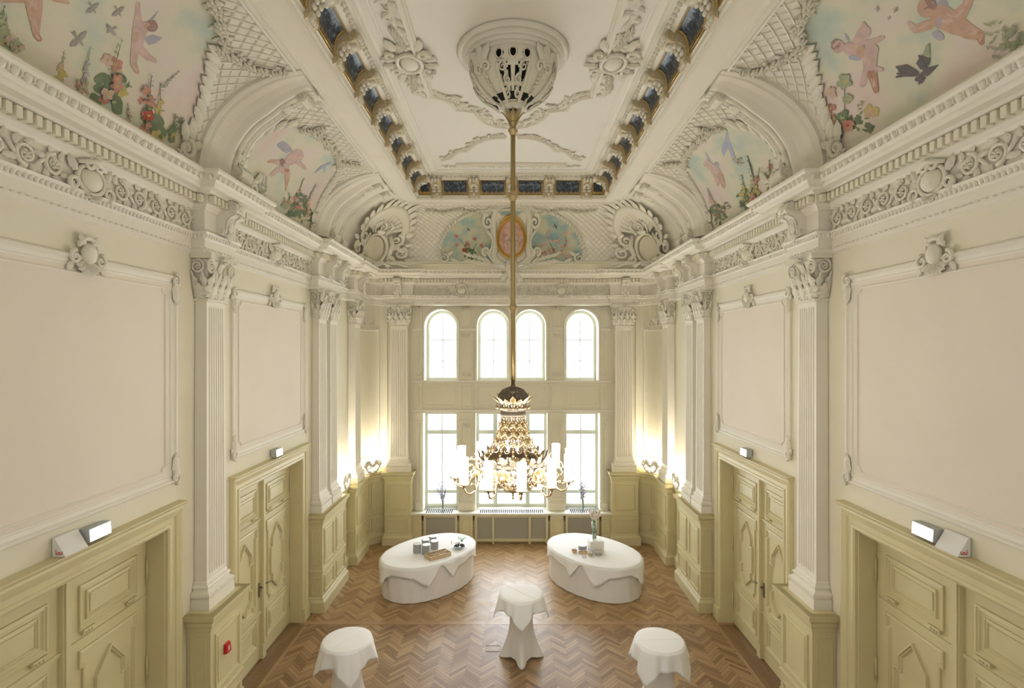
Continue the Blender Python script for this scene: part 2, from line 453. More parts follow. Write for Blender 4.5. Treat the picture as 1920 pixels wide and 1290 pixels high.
def floor_part(name, fn, m, parent):
    mb = MB(); col = []; fn(mb, col); o = mb.build(name, m, parent)
    at = o.data.attributes.new('plank', 'FLOAT', 'FACE'); at.data.foreach_set('value', col[:len(o.data.polygons)])
    return o
mb = MB(); mb.box(-4.6, 4.6, -0.6, 15.0, -0.12, -0.004); fl = mb.build('floor', IRON); fl['kind'] = 'structure'
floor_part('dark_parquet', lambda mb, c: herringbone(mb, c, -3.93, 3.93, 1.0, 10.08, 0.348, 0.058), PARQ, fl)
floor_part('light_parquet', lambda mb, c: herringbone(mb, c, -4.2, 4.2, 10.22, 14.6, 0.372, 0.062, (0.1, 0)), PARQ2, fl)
def strips(mb, c):
    x = -4.1
    while x < 4.1:
        mb.box(x+0.002, x+0.9, 10.085, 10.215, -0.003, 0.002); c += [0.72+0.2*random.random()]*6; x += 0.902
    for s_ in (-1, 1):
        for a, b in ((3.93, 3.99),):
            y = 1.0
            while y < 10.1:
                p, q = sorted((s_*a, s_*b)); mb.box(p, q, y, y+0.9, -0.003, 0.001); c += [0.6+0.3*random.random()]*6; y += 0.902
        y = 1.0
        while y < 10.1:
            for k in range(7):
                p, q = sorted((s_*(3.992+0.09*k), s_*(4.08+0.09*k)))
                mb.box(p, q, y, y+0.5, -0.003, 0.0005); c += [0.25*random.random()]*6
            y += 0.502
floor_part('border_strip', strips, PARQ, fl)

# ceiling: beam soffit, coffer frieze, field
CP = [(-2.21, -0.6), (-2.21, 12.17), (2.21, 12.17), (2.21, -0.6)]
mb = MB()
mould(mb, CP, [(-0.47, 8.86), (-0.44, 8.84), (-0.42, 8.81), (-0.40, 8.81), (-0.38, 8.85), (-0.09, 8.85), (-0.075, 8.82), (-0.03, 8.81), (0, 8.79),
               (0.02, 8.82), (0.02, 8.87), (0.035, 8.885)], XYZ, False, -1)
mould(mb, CP, [(0.035, 8.885), (0.045, 9.05), (0.08, 9.14), (0.13, 9.19), (0.20, 9.21)], XYZ, False, -1, 1, True, False)
mould(mb, CP, [(0.20, 9.21), (0.20, 9.19), (0.22, 9.18), (0.25, 9.20), (0.34, 9.26), (0.36, 9.26), (0.37, 9.245), (0.40, 9.245), (0.42, 9.28), (0.45, 9.29), (0.46, 9.30)], XYZ, False, -1)
mb.add([(-1.76, -0.6, 9.30), (1.76, -0.6, 9.30), (1.76, 11.72, 9.30), (-1.76, 11.72, 9.30)], [(0, 1, 2, 3)], 2)
ce = mb.build('ceiling', [STUC, OCHRE, CEIL]); ce['kind'] = 'structure'
mb = MB()
def egg(p, a, sp):
    mb.ell((p[0], p[1], 9.225), (0.038, 0.038, 0.035), 6, 4)
along(CP, 0.30, 0.10, egg, -1)
def bead(p, a, sp): mb.ell((p[0], p[1], 8.80), (0.012, 0.012, 0.012), 4, 3)
mb.build('egg_moulding', STUC, ce)
# cove
CA, CB, CZ, CXO, CYO = 1.35, 1.25, 7.6, 2.65, 12.65
def ell_out(t, out):
    nx, nz = cos(t)/CA, sin(t)/CB; l = math.hypot(nx, nz)
    return CA*cos(t)-out*nx/l, CZ+CB*sin(t)-out*nz/l
def side_pt(sd, Y, t, out=0.0):
    o, z = ell_out(t, out); return Vector((sd*(CXO+o), Y, z))
def back_pt(X, t, out=0.0):
    o, z = ell_out(t, out); return Vector((X, CYO+o, z))
def pix_side(px, py):
    a, b = abs(px-PX0)/F, (PY0-py)/F
    A = (a/CA)**2+(b/CB)**2; B = -2*(a*CXO/CA**2+b*(CZ-CAMH)/CB**2); c = (CXO/CA)**2+((CZ-CAMH)/CB)**2-1
    D = max(0, B*B-4*A*c); Y = (-B+sqrt(D))/(2*A)
    return Y, atan2((b*Y-(CZ-CAMH))/CB, (a*Y-CXO)/CA)
def pix_back(px, py):
    b = (PY0-py)/F
    A = (1/CA)**2+(b/CB)**2; B = -2*(CYO/CA**2+b*(CZ-CAMH)/CB**2); c = (CYO/CA)**2+((CZ-CAMH)/CB)**2-1
    D = max(0, B*B-4*A*c); Y = (-B+sqrt(D))/(2*A)
    return (px-PX0)*Y/F, atan2((b*Y-(CZ-CAMH))/CB, (Y-CYO)/CA)
CVP = [(-CXO, -0.6), (-CXO, CYO), (CXO, CYO), (CXO, -0.6)]
mb = MB()
mould(mb, CVP, [(-ell_out(pi/2*i/20, 0)[0], ell_out(pi/2*i/20, 0)[1]) for i in range(21)], XYZ, False, -1, 0, True, False)
mb.build('cove', STUC, ce)
mb = MB()
mould(mb, CVP, [(-1.42, 7.44), (-1.30, 7.44), (-1.30, 7.56), (-1.28, 7.57), (-1.28, 7.60), (-1.31, 7.62), (-1.31, 7.66), (-1.36, 7.68)], XYZ, False, -1)
mb.build('cove_plinth', WALL, ce)
# upper ceiling mass above so that no light leaks
mb = MB(); mb.box(-4.5, 4.5, -0.6, 15.1, 9.34, 9.5); mb.build('slab', STUC, ce)

# ---------------------------------------------------------------- entablature
def entab(p): return p
EL = [(-4.1, -0.6), (-4.1, 6.66), (-3.93, 6.66), (-3.93, 7.30), (-4.1, 7.30), (-4.1, 10.55), (-3.93, 10.55), (-3.93, 11.92), (-4.1, 11.92),
      (-4.1, 12.96), (-3.93, 12.96), (-3.93, 13.72), (-4.05, 13.75)]
ECO = corner(8)[1:-1]
EB = [(-3.44, 14.48), (-3.42, 14.32), (-2.74, 14.32), (-2.74, 14.42)]
EPROF = [(0, 6.52), (0.035, 6.54), (0.035, 6.585), (0.05, 6.60), (0.05, 6.70), (0.06, 6.71), (0.10, 6.77), (0.11, 6.79), (0.05, 6.80),
         (0.05, 7.06), (0.07, 7.07), (0.09, 7.10), (0.13, 7.13), (0.13, 7.24), (0.20, 7.25), (0.23, 7.27), (0.32, 7.275), (0.33, 7.31), (0.36, 7.32),
         (0.39, 7.35), (0.43, 7.41), (0.45, 7.43), (0.45, 7.46), (-0.06, 7.50)]
full = EL+ECO+EB; full = full+[(-a, b) for a, b in reversed(full)]
nL = len(EL)
segs = [(EL, 'trim_1', 'white stucco cornice with dentils along the left wall'), ([EL[-1]]+ECO+EB+[(2.74, 14.42), (2.74, 14.32), (3.42, 14.32), (3.44, 14.48)]+[(-a, b) for a, b in reversed(ECO)]+[(4.05, 13.75)], 'trim_2', 'white stucco cornice with dentils over the windows'),
        ([(-a, b) for a, b in reversed(EL)], 'trim_3', 'white stucco cornice with dentils along the right wall')]
for pth, nm, lab in segs:
    mb = MB(); mould(mb, pth, EPROF, XYZ, False, -1)
    o = mb.build(nm, STUC); o['kind'] = 'structure'; o['label'] = lab
    md = MB(); me_ = MB(); mc = MB()
    def dent(p, a, sp):
        md.xf = fr((p[0], p[1], 0), a); md.box(-0.026, 0.026, -0.05, 0.02, 7.145, 7.23)
    along(pth, 0.155, 0.088, dent, -1, 0.03)
    def crn(p, a, sp):
        me_.xf = fr((p[0], p[1], 0), a); me_.ell((0, 0, 7.375), (0.036, 0.03, 0.042), 6, 4); me_.box(0.045, 0.055, -0.015, 0.015, 7.35, 7.42)
    along(pth, 0.415, 0.105, crn, -1)
    def lft(p, a, sp):
        mc.xf = fr((p[0], p[1], 0), a); mc.ell((0, 0, 6.745), (0.022, 0.02, 0.034), 5, 4)
    along(pth, 0.085, 0.052, lft, -1)
    def bd(p, a, sp):
        mc.xf = fr((p[0], p[1], 0), a); mc.ell((0, 0, 6.592), (0.026, 0.012, 0.011), 5, 4)
    along(pth, 0.05, 0.075, bd, -1)
    for m_, n_ in ((md, 'dentil_course'), (me_, 'crown_beading'), (mc, 'leaf_beading')):
        q = m_.build(n_, STUC if n_ != 'dentil_course' else WALL, o); q['kind'] = 'stuff'
# ================================================================ pilasters
def capital_mb(w, d, xc):
    """corinthian capital: local, bottom z 5.95, top 6.54; w width, d projection from wall (y)"""
    mb = MB(); h0, h1 = 5.95, 6.54
    # bell
    pr = [(0, 5.95, 0.0), (0, 6.0, 0.004), (0, 6.25, 0.01), (0, 6.42, 0.04), (0, 6.47, 0.055)]
    for (a, b) in zip(pr[:-1], pr[1:]):
        w0, w1 = w/2+a[2], w/2+b[2]; d0, d1 = d+a[2], d+b[2]
        mb.add([(xc-w0, 0, a[1]), (xc+w0, 0, a[1]), (xc+w0, d0, a[1]), (xc-w0, d0, a[1]), (xc-w1, 0, b[1]), (xc+w1, 0, b[1]), (xc+w1, d1, b[1]), (xc-w1, d1, b[1])],
               [(0, 1, 5, 4), (1, 2, 6, 5), (2, 3, 7, 6), (3, 0, 4, 7)])
    # abacus: concave front
    e = w/2+0.10; n = 8
    top = [(xc-e, 0)]+[(xc-e+2*e*i/n, d+0.11-0.055*sin(pi*i/n)) for i in range(n+1)]+[(xc+e, 0)]
    k = len(top)
    for z0, z1, g in ((6.475, 6.50, 0.0), (6.50, 6.54, 0.012)):
        q = [(xc+(p[0]-xc)*(1+g), p[1]+g*0.6 if p[1] > 0 else 0) for p in top]
        mb.add([(p[0], p[1], z0) for p in q]+[(p[0], p[1], z1) for p in q], [tuple(range(k)), tuple(range(2*k-1, k-1, -1))]+[(i, (i+1) % k, k+(i+1) % k, k+i) for i in range(k)])
    # necking bead
    mb.box(xc-w/2-0.02, xc+w/2+0.02, 0, d+0.02, 5.93, 5.965)
    faces = [(lambda v: Vector((xc+v.x, d+v.y, v.z)), w), (lambda v: Vector((xc-w/2-v.y, max(0.003, d/2+v.x), v.z)), d), (lambda v: Vector((xc+w/2+v.y, max(0.003, d/2-v.x), v.z)), d)]
    for fi, (xf, ww) in enumerate(faces):
        mb.xf = xf
        k1 = 3 if fi == 0 else 1
        for i in range(k1):
            u = (i-(k1-1)/2)*ww/k1*1.02
            mb.leaf(u, 5.965, pi/2, 0.20, ww/k1*1.15, 0.05, 0.012, 0.065, 0, 11, 0.5)
        k2 = 4 if fi == 0 else 2
        for i in range(k2):
            u = (i-(k2-1)/2)*ww/(k2-1)*(0.98 if fi == 0 else 0.8)
            mb.leaf(u, 5.98, pi/2, 0.33, ww/k2*1.15, 0.05, 0.004, 0.095, 0, 11, 0.5)
        if fi == 0:
            for sg in (-1, 1):
                mb.spiral(sg*(w/2+0.012), 6.375, 0.10, 2.0, pi/2+(0.3*sg), -sg, 0.019, 0.055)
                mb.ell((sg*(w/2+0.012), 0.06, 6.375), (0.024, 0.022, 0.024), 6, 4)
                mb.spiral(sg*0.07, 6.37, 0.05, 1.3, pi/2, sg, 0.011, 0.02)
                mb.tube([(sg*0.03, 0.0, 6.15), (sg*0.06, 0.03, 6.27), (sg*w*0.33, 0.04, 6.40), (sg*(w/2-0.01), 0.055, 6.465)], [0.012, 0.014, 0.016, 0.016], 6)
                mb.leaf(sg*w*0.28, 6.28, pi/2-sg*0.7, 0.16, 0.09, 0.03, 0.02, 0.05)
            mb.rosette(0, 6.485, 0.07, 6, 0.10, 0.06)
            for q in (-1.5, -0.5, 0.5, 1.5): mb.spiral(q*w*0.22, 6.26, 0.035, 1.3, 0, 1 if q > 0 else -1, 0.012, 0.05, 14, 0, 5); mb.leaf(q*w*0.22, 6.20, pi/2, 0.12, 0.05, 0.03, 0.06, 0.03, 0, 6, 0.4)
            mb.leaf(0, 6.30, pi/2, 0.18, 0.09, 0.03, 0.03, 0.06)
        else:
            mb.spiral(0.01, 6.375, 0.095, 1.9, pi/2, 1, 0.018, 0.055)
            mb.ell((0, 0.06, 6.385), (0.02, 0.02, 0.02), 6, 4)
    mb.xf = None
    return mb
def shaft_mb(w, d, xc, flutes=7, side_fl=0):
    mb = MB()
    rings = [(2.30, 1.0, 0), (2.36, 1.0, 0), (2.40, 1.0, 1), (4.2, 0.975, 1), (5.83, 0.93, 1), (5.87, 0.93, 0), (5.94, 0.93, 0)]
    def section(sc, dep):
        ww = w*sc/2; dd = 0.02+(d-0.02)*sc; pts = [(xc-ww, 0), (xc-ww, dd)]
        m = 0.045*sc; fw = (2*ww-2*m)/(flutes+(flutes-1)*0.35); x = xc-ww+m
        for i in range(flutes):
            for j in range(6):
                t = j/5; pts.append((x+fw*t, dd-dep*0.022*sin(pi*t)))
            x += fw*1.35
        pts += [(xc+ww, dd), (xc+ww, 0)]; return pts
    rows = []
    for z, sc, dep in rings: rows.append((z, section(sc, dep)))
    n = len(rows[0][1]); vs = []; fs = []
    for z, r in rows: vs += [(p[0], p[1], z) for p in r]
    for i in range(len(rows)-1):
        for j in range(n-1): a = i*n+j; fs.append((a, a+1, a+1+n, a+n))
    mb.add(vs, fs)
    return mb
def base_mb(w, d, xc):
    mb = MB(); hw = w/2
    path = [(xc-hw, 0), (xc-hw, d), (xc+hw, d), (xc+hw, 0)]
    mould(mb, path, [(0.075, 1.965), (0.075, 2.10), (0.06, 2.105), (0.08, 2.13), (0.075, 2.17), (0.05, 2.185), (0.03, 2.20), (0.03, 2.22), (0.045, 2.24), (0.03, 2.265), (0.012, 2.27), (0.012, 2.29), (0, 2.31)], XYZ, False, 1, cap=False)
    mb.box(xc-hw, xc+hw, 0, d, 1.965, 2.31)
    def tor(p, a, sp):
        mb.xf = fr((p[0], p[1], 2.145), a); mb.leaf(-0.02, -0.015, 0.6, 0.055, 0.035, 0.02, 0.0); mb.xf = None
    along(path, 0.07, 0.045, lambda p, a, sp: (setattr(mb, 'xf', fr((p[0], p[1], 2.148), a)), mb.ell((0, 0, 0), (0.017, 0.016, 0.026), 5, 4, 0, 0.5), setattr(mb, 'xf', None)), 1)
    return mb
def pedestal_mb(hw, d, npan=1):
    mb = MB(); path = [(-hw, 0), (-hw, d), (hw, d), (hw, 0)]
    mould(mb, path, [(0.06, 0), (0.06, 0.20), (0.045, 0.22), (0.02, 0.25), (0.02, 0.27), (0, 0.29), (0, 0.78), (0.012, 0.785), (0.018, 0.81), (0.012, 0.835), (0, 0.84),
                     (0, 1.74), (0.012, 1.75), (0.015, 1.79), (0.03, 1.81), (0.035, 1.86), (0.075, 1.90), (0.08, 1.93), (0.085, 1.97), (0, 1.97)], XYZ, False, 1, cap=False)
    mb.add([(-hw-0.08, 0, 1.97), (hw+0.08, 0, 1.97), (hw+0.08, d+0.08, 1.97), (-hw-0.08, d+0.08, 1.97)], [(0, 1, 2, 3)])
    pw = 2*hw/npan
    for i in range(npan):
        a, b = -hw+pw*i+0.09, -hw+pw*(i+1)-0.09
        for z0, z1 in ((0.36, 0.70), (0.93, 1.66)):
            frame(mb, a, b, z0, z1, 0.035, 0.02, d)
            mb.box(a+0.075, b-0.075, d, d+0.008, z0+0.075, z1-0.075)
    sd = d-0.04
    if sd > 0.2:
        for sg in (-1, 1):
            mb.xf = lambda v: Vector((sg*(hw+v.y), d/2-sg*v.x*1.0, v.z))
            for z0, z1 in ((0.36, 0.70), (0.93, 1.66)): frame(mb, -d/2+0.05, d/2-0.05, z0, z1, 0.025, 0.012, 0)
            mb.xf = None
    return mb
def pilaster(name, label, loc, rz, w, d, centres, phw, pd, npan, flutes, group=None):
    loc = (loc[0]*(1-0.004/abs(loc[0])) if abs(loc[0]) > 4 else loc[0], loc[1] if abs(loc[0]) > 4 else loc[1]-0.004, 0)
    t = thing(name, label, 'pilaster', loc, rz, group)
    pedestal_mb(phw, pd, npan).build('pedestal', WOOD, t)
    for xc in centres:
        base_mb(w, d, xc).build('base', STUC, t)
        shaft_mb(w, d, xc, flutes).build('shaft', WALL if flutes == 0 else STUC, t)
        capital_mb(w*0.95, d, xc).build('capital', STUCB, t)
    return t
p1 = pilaster('pilaster', 'fluted white pilaster on a yellow pedestal between the two left doors', (-WX, 6.98, 0), LEFT, 0.46, 0.16, [0], 0.385, 0.30, 1, 7)
dup(p1, (WX-0.004, 6.98, 0), RIGHT, 'fluted white pilaster on a yellow pedestal between the two right wall doors')
p2 = pilaster('double_pilaster', 'pair of pilasters sharing one yellow pedestal beyond the far left door', (-WX, 11.30, 0), LEFT, 0.46, 0.15, [-0.335, 0.335], 0.725, 0.27, 2, 7)
dup(p2, (WX-0.004, 11.30, 0), RIGHT, 'pair of pilasters sharing one yellow pedestal beyond the far right door')
p3 = pilaster('pilaster', 'narrow pilaster with carved capital left of the left corner niche', (-WX, 13.36, 0), LEFT, 0.50, 0.18, [0], 0.46, 0.25, 1, 6)
dup(p3, (WX-0.004, 13.36, 0), RIGHT, 'narrow pilaster with carved capital right of the right corner niche')
p4 = pilaster('pilaster', 'fluted pilaster on a yellow pedestal just left of the windows', (-3.09, 14.55, 0), BACK, 0.50, 0.22, [0], 0.36, 0.33, 1, 7)
dup(p4, (3.09, 14.546, 0), BACK, 'fluted pilaster on a yellow pedestal just right of the windows')

# ---------------------------------------------------------------- wainscot of the corner niches and the gap between pilasters
WPROF = [(0.11, 0), (0.11, 0.20), (0.09, 0.22), (0.06, 0.25), (0.05, 0.28), (0.05, 0.78), (0.07, 0.80), (0.07, 0.83), (0.05, 0.84), (0.05, 1.74), (0.065, 1.75), (0.065, 1.79), (0.09, 1.81),
         (0.09, 1.86), (0.13, 1.90), (0.14, 1.97), (0, 1.97)]
for s_, nm, lab in ((-1, 'trim_4', 'yellow panelled wainscot of the left corner niche'), (1, 'trim_5', 'yellow panelled wainscot of the right corner niche')):
    a_ = [(-4.1, 12.02), (-4.1, 12.92)]; b_ = corner(12); c_ = [(-4.1, 13.75)]
    mb = MB()
    for pth in (a_, b_):
        q = pth if s_ < 0 else [(-x, y) for x, y in reversed(pth)]
        mould(mb, q, WPROF, XYZ, False, -1)
    o = mb.build(nm, WOOD); o['kind'] = 'structure'; o['label'] = lab
    # panels on the curve
    mp_ = MB()
    arc = offs(b_, -0.05); Ls = [0]
    for i in range(len(arc)-1): Ls.append(Ls[-1]+math.dist(arc[i], arc[i+1]))
    def onarc(v):
        u = v.x
        for i in range(len(arc)-1):
            if u <= Ls[i+1] or i == len(arc)-2:
                t = (u-Ls[i])/(Ls[i+1]-Ls[i]); (x0, y0), (x1, y1) = arc[i], arc[i+1]
                dx, dy = x1-x0, y1-y0; l = math.hypot(dx, dy)
                X, Y = x0+dx*t+dy/l*v.y, y0+dy*t-dx/l*v.y
                return Vector((X if s_ < 0 else -X, Y, v.z))
    def curved_frame(mb, u0, u1, z0, z1, w, h):
        k = 10; pts = [(u0+(u1-u0)*i/k, z0) for i in range(k+1)]+[(u1-(u1-u0)*i/k, z1) for i in range(k+1)]
        frame(mb, 0, 0, 0, 0, w, h, 0, 0, pts)
    mp_.xf = onarc
    LL = Ls[-1]; 
    for u0, u1 in ((LL*0.08, LL*0.50), (LL*0.56, LL*0.95)):
        curved_frame(mp_, u0, u1, 0.36, 0.70, 0.03, 0.018); curved_frame(mp_, u0, u1, 0.93, 1.66, 0.03, 0.018)
    mp_.build('panel_frames', WOOD, o)
    # upper curved wall panel moulding and arch ornament
    arc = offs(b_, -0.0); Ls = [0]
    for i in range(len(arc)-1): Ls.append(Ls[-1]+math.dist(arc[i], arc[i+1]))
    LL = Ls[-1]; mp_ = MB(onarc)
    curved_frame(mp_, LL*0.12, LL*0.80, 2.35, 5.85, 0.035, 0.02)
    for sg in (-1, 1):
        c0 = LL*0.46
        mp_.spiral(c0+sg*0.13, 6.02, 0.10, 1.4, pi/2, -sg, 0.02, 0.01); mp_.spiral(c0+sg*0.27, 5.90, 0.07, 1.4, pi/2, -sg, 0.016, 0.01)
        mp_.leaf(c0+sg*0.02, 6.02, pi/2-sg*0.5, 0.22, 0.10, 0.03)
    mp_.shell(c0, 6.0, 0.20, 0.2*pi, 0.8*pi, 7, 0.03)
    mp_.build('upper_panel_moulding', STUC, o)

# ---------------------------------------------------------------- doors
def door(n, loc, rz, lab):
    d = thing('door_%d' % n, lab, None, loc, rz, None, 'structure')
    mb = MB()
    cp = [(-DW, 0), (-DW, DH), (DW, DH), (DW, 0)]
    mould(mb, cp, [(0, -0.02), (0, 0.03), (0.02, 0.045), (0.05, 0.045), (0.06, 0.03), (0.12, 0.035), (0.13, 0.05), (0.17, 0.065), (0.20, 0.075), (0.235, 0.06), (0.245, 0.03), (0.25, 0)], XZ(0), False, 1)
    for sg in (-1, 1): a, b = sorted((sg*(DW-0.01), sg*(DW+0.26))); mb.box(a, b, 0, 0.085, 0, 0.26)
    mb.build('casing', WOOD, d)
    mb = MB()
    mould(mb, [(-DW-0.26, DH+0.225), (DW+0.26, DH+0.225)], [(0, 0), (0, 0.07), (0.02, 0.10), (0.04, 0.11), (0.05, 0.11), (0.06, 0)], XZ(0), False, 1)
    mb.build('cornice_strip', WOOD, d)
    mb = MB()                                                   # lining of the reveal
    mb.box(-DW, -DW+0.02, -0.34, 0.0, 0, DH); mb.box(DW-0.02, DW, -0.34, 0.0, 0, DH); mb.box(-DW, DW, -0.34, 0, DH-0.02, DH)
    mb.box(-DW, DW, -0.35, -0.31, 0, DH)
    mb.build('lining', WOOD, d)
    for sg in (-1, 1):
        lf = MB(); x0, x1 = sorted((sg*0.012, sg*(DW-0.025))); cx = (x0+x1)/2; hw = (x1-x0)/2
        lf.box(x0, x1, -0.25, -0.21, 0.01, DH-0.03)
        def F(a, b, c, dd, w=0.05, h=0.022, y=-0.21): frame(lf, cx+a, cx+b, c, dd, w, h, y)
        F(-0.40, 0.40, 2.50, 2.95); F(-0.31, 0.31, 2.58, 2.87, 0.035, 0.018)
        lf.box(cx-0.26, cx+0.26, -0.21, -0.198, 2.63, 2.82)
        lf.box(x0+0.02, x1-0.02, -0.21, -0.185, 2.395, 2.42); lf.box(x0+0.03, x1-0.03, -0.21, -0.195, 2.37, 2.395)
        F(-0.40, 0.40, 0.27, 0.76); F(-0.30, 0.30, 0.36, 0.67, 0.035, 0.018); lf.box(cx-0.25, cx+0.25, -0.21, -0.198, 0.41, 0.62)
        lf.box(x0+0.02, x1-0.02, -0.21, -0.185, 0.80, 0.835)
        st = [(-0.36, 0.98), (-0.30, 0.98), (-0.30, 0.90), (0.30, 0.90), (0.30, 0.98), (0.36, 0.98), (0.36, 2.12), (0.40, 2.12), (0.40, 2.30), (-0.40, 2.30), (-0.40, 2.12), (-0.36, 2.12)]
        frame(lf, 0, 0, 0, 0, 0.04, 0.022, -0.21, 0, [(cx+a, b) for a, b in st])
        ho = [(0, 0.98), (0.20, 1.16), (0.20, 1.30), (0.26, 1.30), (0.26, 1.78), (0.20, 1.78), (0.20, 1.92), (0, 2.16), (-0.20, 1.92), (-0.20, 1.78), (-0.26, 1.78), (-0.26, 1.30), (-0.20, 1.30), (-0.20, 1.16)]
        frame(lf, 0, 0, 0, 0, 0.045, 0.032, -0.21, 0, [(cx+a, b) for a, b in ho])
        L_ = lf.build('door_leaf', WOOD, d)
        gt = MB()
        for gx in (-0.30, 0.30):
            gt.box(cx+gx-0.075, cx+gx+0.075, -0.21, -0.17, 2.475, 2.495)
            for k in range(4):
                q = cx+gx-0.057+0.038*k; z = 2.475
                gt.add([(q-0.013, -0.21, z), (q+0.013, -0.21, z), (q+0.013, -0.178, z), (q-0.013, -0.178, z), (q, -0.195, z-0.045)], [(0, 1, 2, 3), (0, 1, 4), (1, 2, 4), (2, 3, 4), (3, 0, 4)])
        gt.build('pendant_drops', WOOD, L_)
        hm = MB(); hx = sg*0.085
        hm.box(hx-0.022, hx+0.022, -0.21, -0.200, 1.08, 1.32)
        hm.tube([(hx, -0.2, 1.25), (hx, -0.14, 1.25), (hx+sg*0.03, -0.13, 1.25), (hx+sg*0.13, -0.13, 1.245)], 0.011, 6)
        hm.ell((hx, -0.195, 1.13), (0.012, 0.01, 0.016), 6, 4)
        hh = hm.build('door_handle', BRONZE, L_); hh['label'] = 'bronze lever handle'
        for hz in (0.45, 1.55, 2.70):
            hm = MB(); q = sg*(DW-0.03); hm.tube([(q, -0.195, hz-0.13), (q, -0.195, hz+0.13)], 0.014, 6)
            for e in (-0.14, 0.14): hm.ell((q, -0.195, hz+e), (0.011, 0.011, 0.016), 6, 4)
            hm.build('hinge', WOOD, L_)
    am = MB(); am.box(-0.045, 0.045, -0.21, -0.165, 0.01, DH-0.04); am.box(-0.028, 0.028, -0.165, -0.15, 0.25, DH-0.06); am.box(-0.06, 0.06, -0.21, -0.15, 0.01, 0.26)
    am.build('astragal', WOOD, d)
    return d
door(1, (-WX, DOORS[0], 0), LEFT, 'near left double door, yellow painted with pointed panels')
door(2, (-WX, DOORS[1], 0), LEFT, 'far left double door, yellow painted with bronze handles')
door(3, (WX, DOORS[0], 0), RIGHT, 'near right double door, yellow painted with pointed panels')
door(4, (WX, DOORS[1], 0), RIGHT, 'far right double door, yellow painted with bronze handles')

# ---------------------------------------------------------------- large moulded wall panels
def wall_panel(label, loc, rz, hw, z0, z1):
    t = thing('wall_panel', label, 'wall panel', loc, rz)
    mb = MB(); mb.box(-hw+0.10, hw-0.10, 0.0, 0.006, z0+0.10, z1-0.10); mb.build('painted_field', PANEL, t)
    mb = MB(); mould(mb, rect(-hw, hw, z0, z1), [(0, 0), (0.0, 0.022), (0.015, 0.035), (0.04, 0.038), (0.055, 0.02), (0.09, 0.012), (0.10, 0.018), (0.115, 0.012), (0.12, 0.0)], XZ(0), True, 1)
    # inner thin frame with nicked corners
    a, b, c, d_ = -hw+0.19, hw-0.19, z0+0.16, z1-0.16; r = 0.07
    pts = []
    for (x, z, sx, sz) in ((a, c, 1, 1), (b, c, -1, 1), (b, d_, -1, -1), (a, d_, 1, -1)):
        q = [(x+sx*r*cos(t_), z+sz*r*sin(t_)) for t_ in [pi/2*i/5 for i in range(6)]]
        first_is_x = (sx*sz > 0)
        pts += q[::-1] if first_is_x else q
    mould(mb, pts, [(0, 0), (0, 0.012), (0.012, 0.018), (0.022, 0.010), (0.024, 0)], XZ(0.003), True, 1)
    mb.build('frame', STUC, t)
    for sx in (-1, 1):
        for top in (1, 0):
            m = MB(); x = sx*(hw-0.05); z = z1 if top else z0; sg = 1 if top else -1
            m.spiral(x-sx*0.0, z-sg*0.06, 0.075, 1.5, pi/2*sg, -sx*sg, 0.022, 0.03)
            m.leaf(x, z-sg*0.10, -sg*pi/2, 0.26, 0.11, 0.05, 0.02, 0.02)
            m.leaf(x-sx*0.02, z-sg*0.05, -sg*pi/2-sx*sg*(-0.8), 0.16, 0.08, 0.04, 0.02)
            m.spiral(x+sx*0.01, z-sg*0.30, 0.045, 1.3, -sg*pi/2, sx*sg, 0.014, 0.025)
            m.build('corner_scroll', STUCB, t)
    m = MB()
    m.shell(0, z1-0.02, 0.17, pi*1.15, pi*1.85, 7, 0.04, 0.03)
    m.ell((0.0, 0.045, z1+0.02), (0.085, 0.05, 0.10), 12, 8)
    m.tube([(0.12*cos(q), 0.04, z1+0.03+0.14*sin(q)) for q in [0.1*pi+i*0.8*pi/10 for i in range(11)]], [0.012]+[0.024]*9+[0.012], 6)
    for sg in (-1, 1):
        m.spiral(sg*0.15, z1-0.03, 0.065, 1.5, pi/2, -sg, 0.02, 0.03); m.leaf(sg*0.16, z1-0.07, -pi/2+sg*0.6, 0.12, 0.06, 0.03, 0.02)
        m.leaf(sg*0.05, z1+0.10, pi/2-sg*0.5, 0.12, 0.07, 0.03, 0.04)
    m.build('cartouche', STUCB, t)
    return t
PZ0, PZ1, PHW = 3.69, 6.20, 1.36
wp = wall_panel('large cream wall panel with stucco scrolls above the near left door', (-WX, DOORS[0], 0), LEFT, PHW, PZ0, PZ1)
dup(wp, (-WX, DOORS[1], 0), LEFT, 'cream wall panel with stucco scrolls above the far left door')
dup(wp, (WX, DOORS[0], 0), RIGHT, 'large cream wall panel with stucco scrolls above the near right door')
dup(wp, (WX, DOORS[1], 0), RIGHT, 'cream wall panel with stucco scrolls above the far right door')

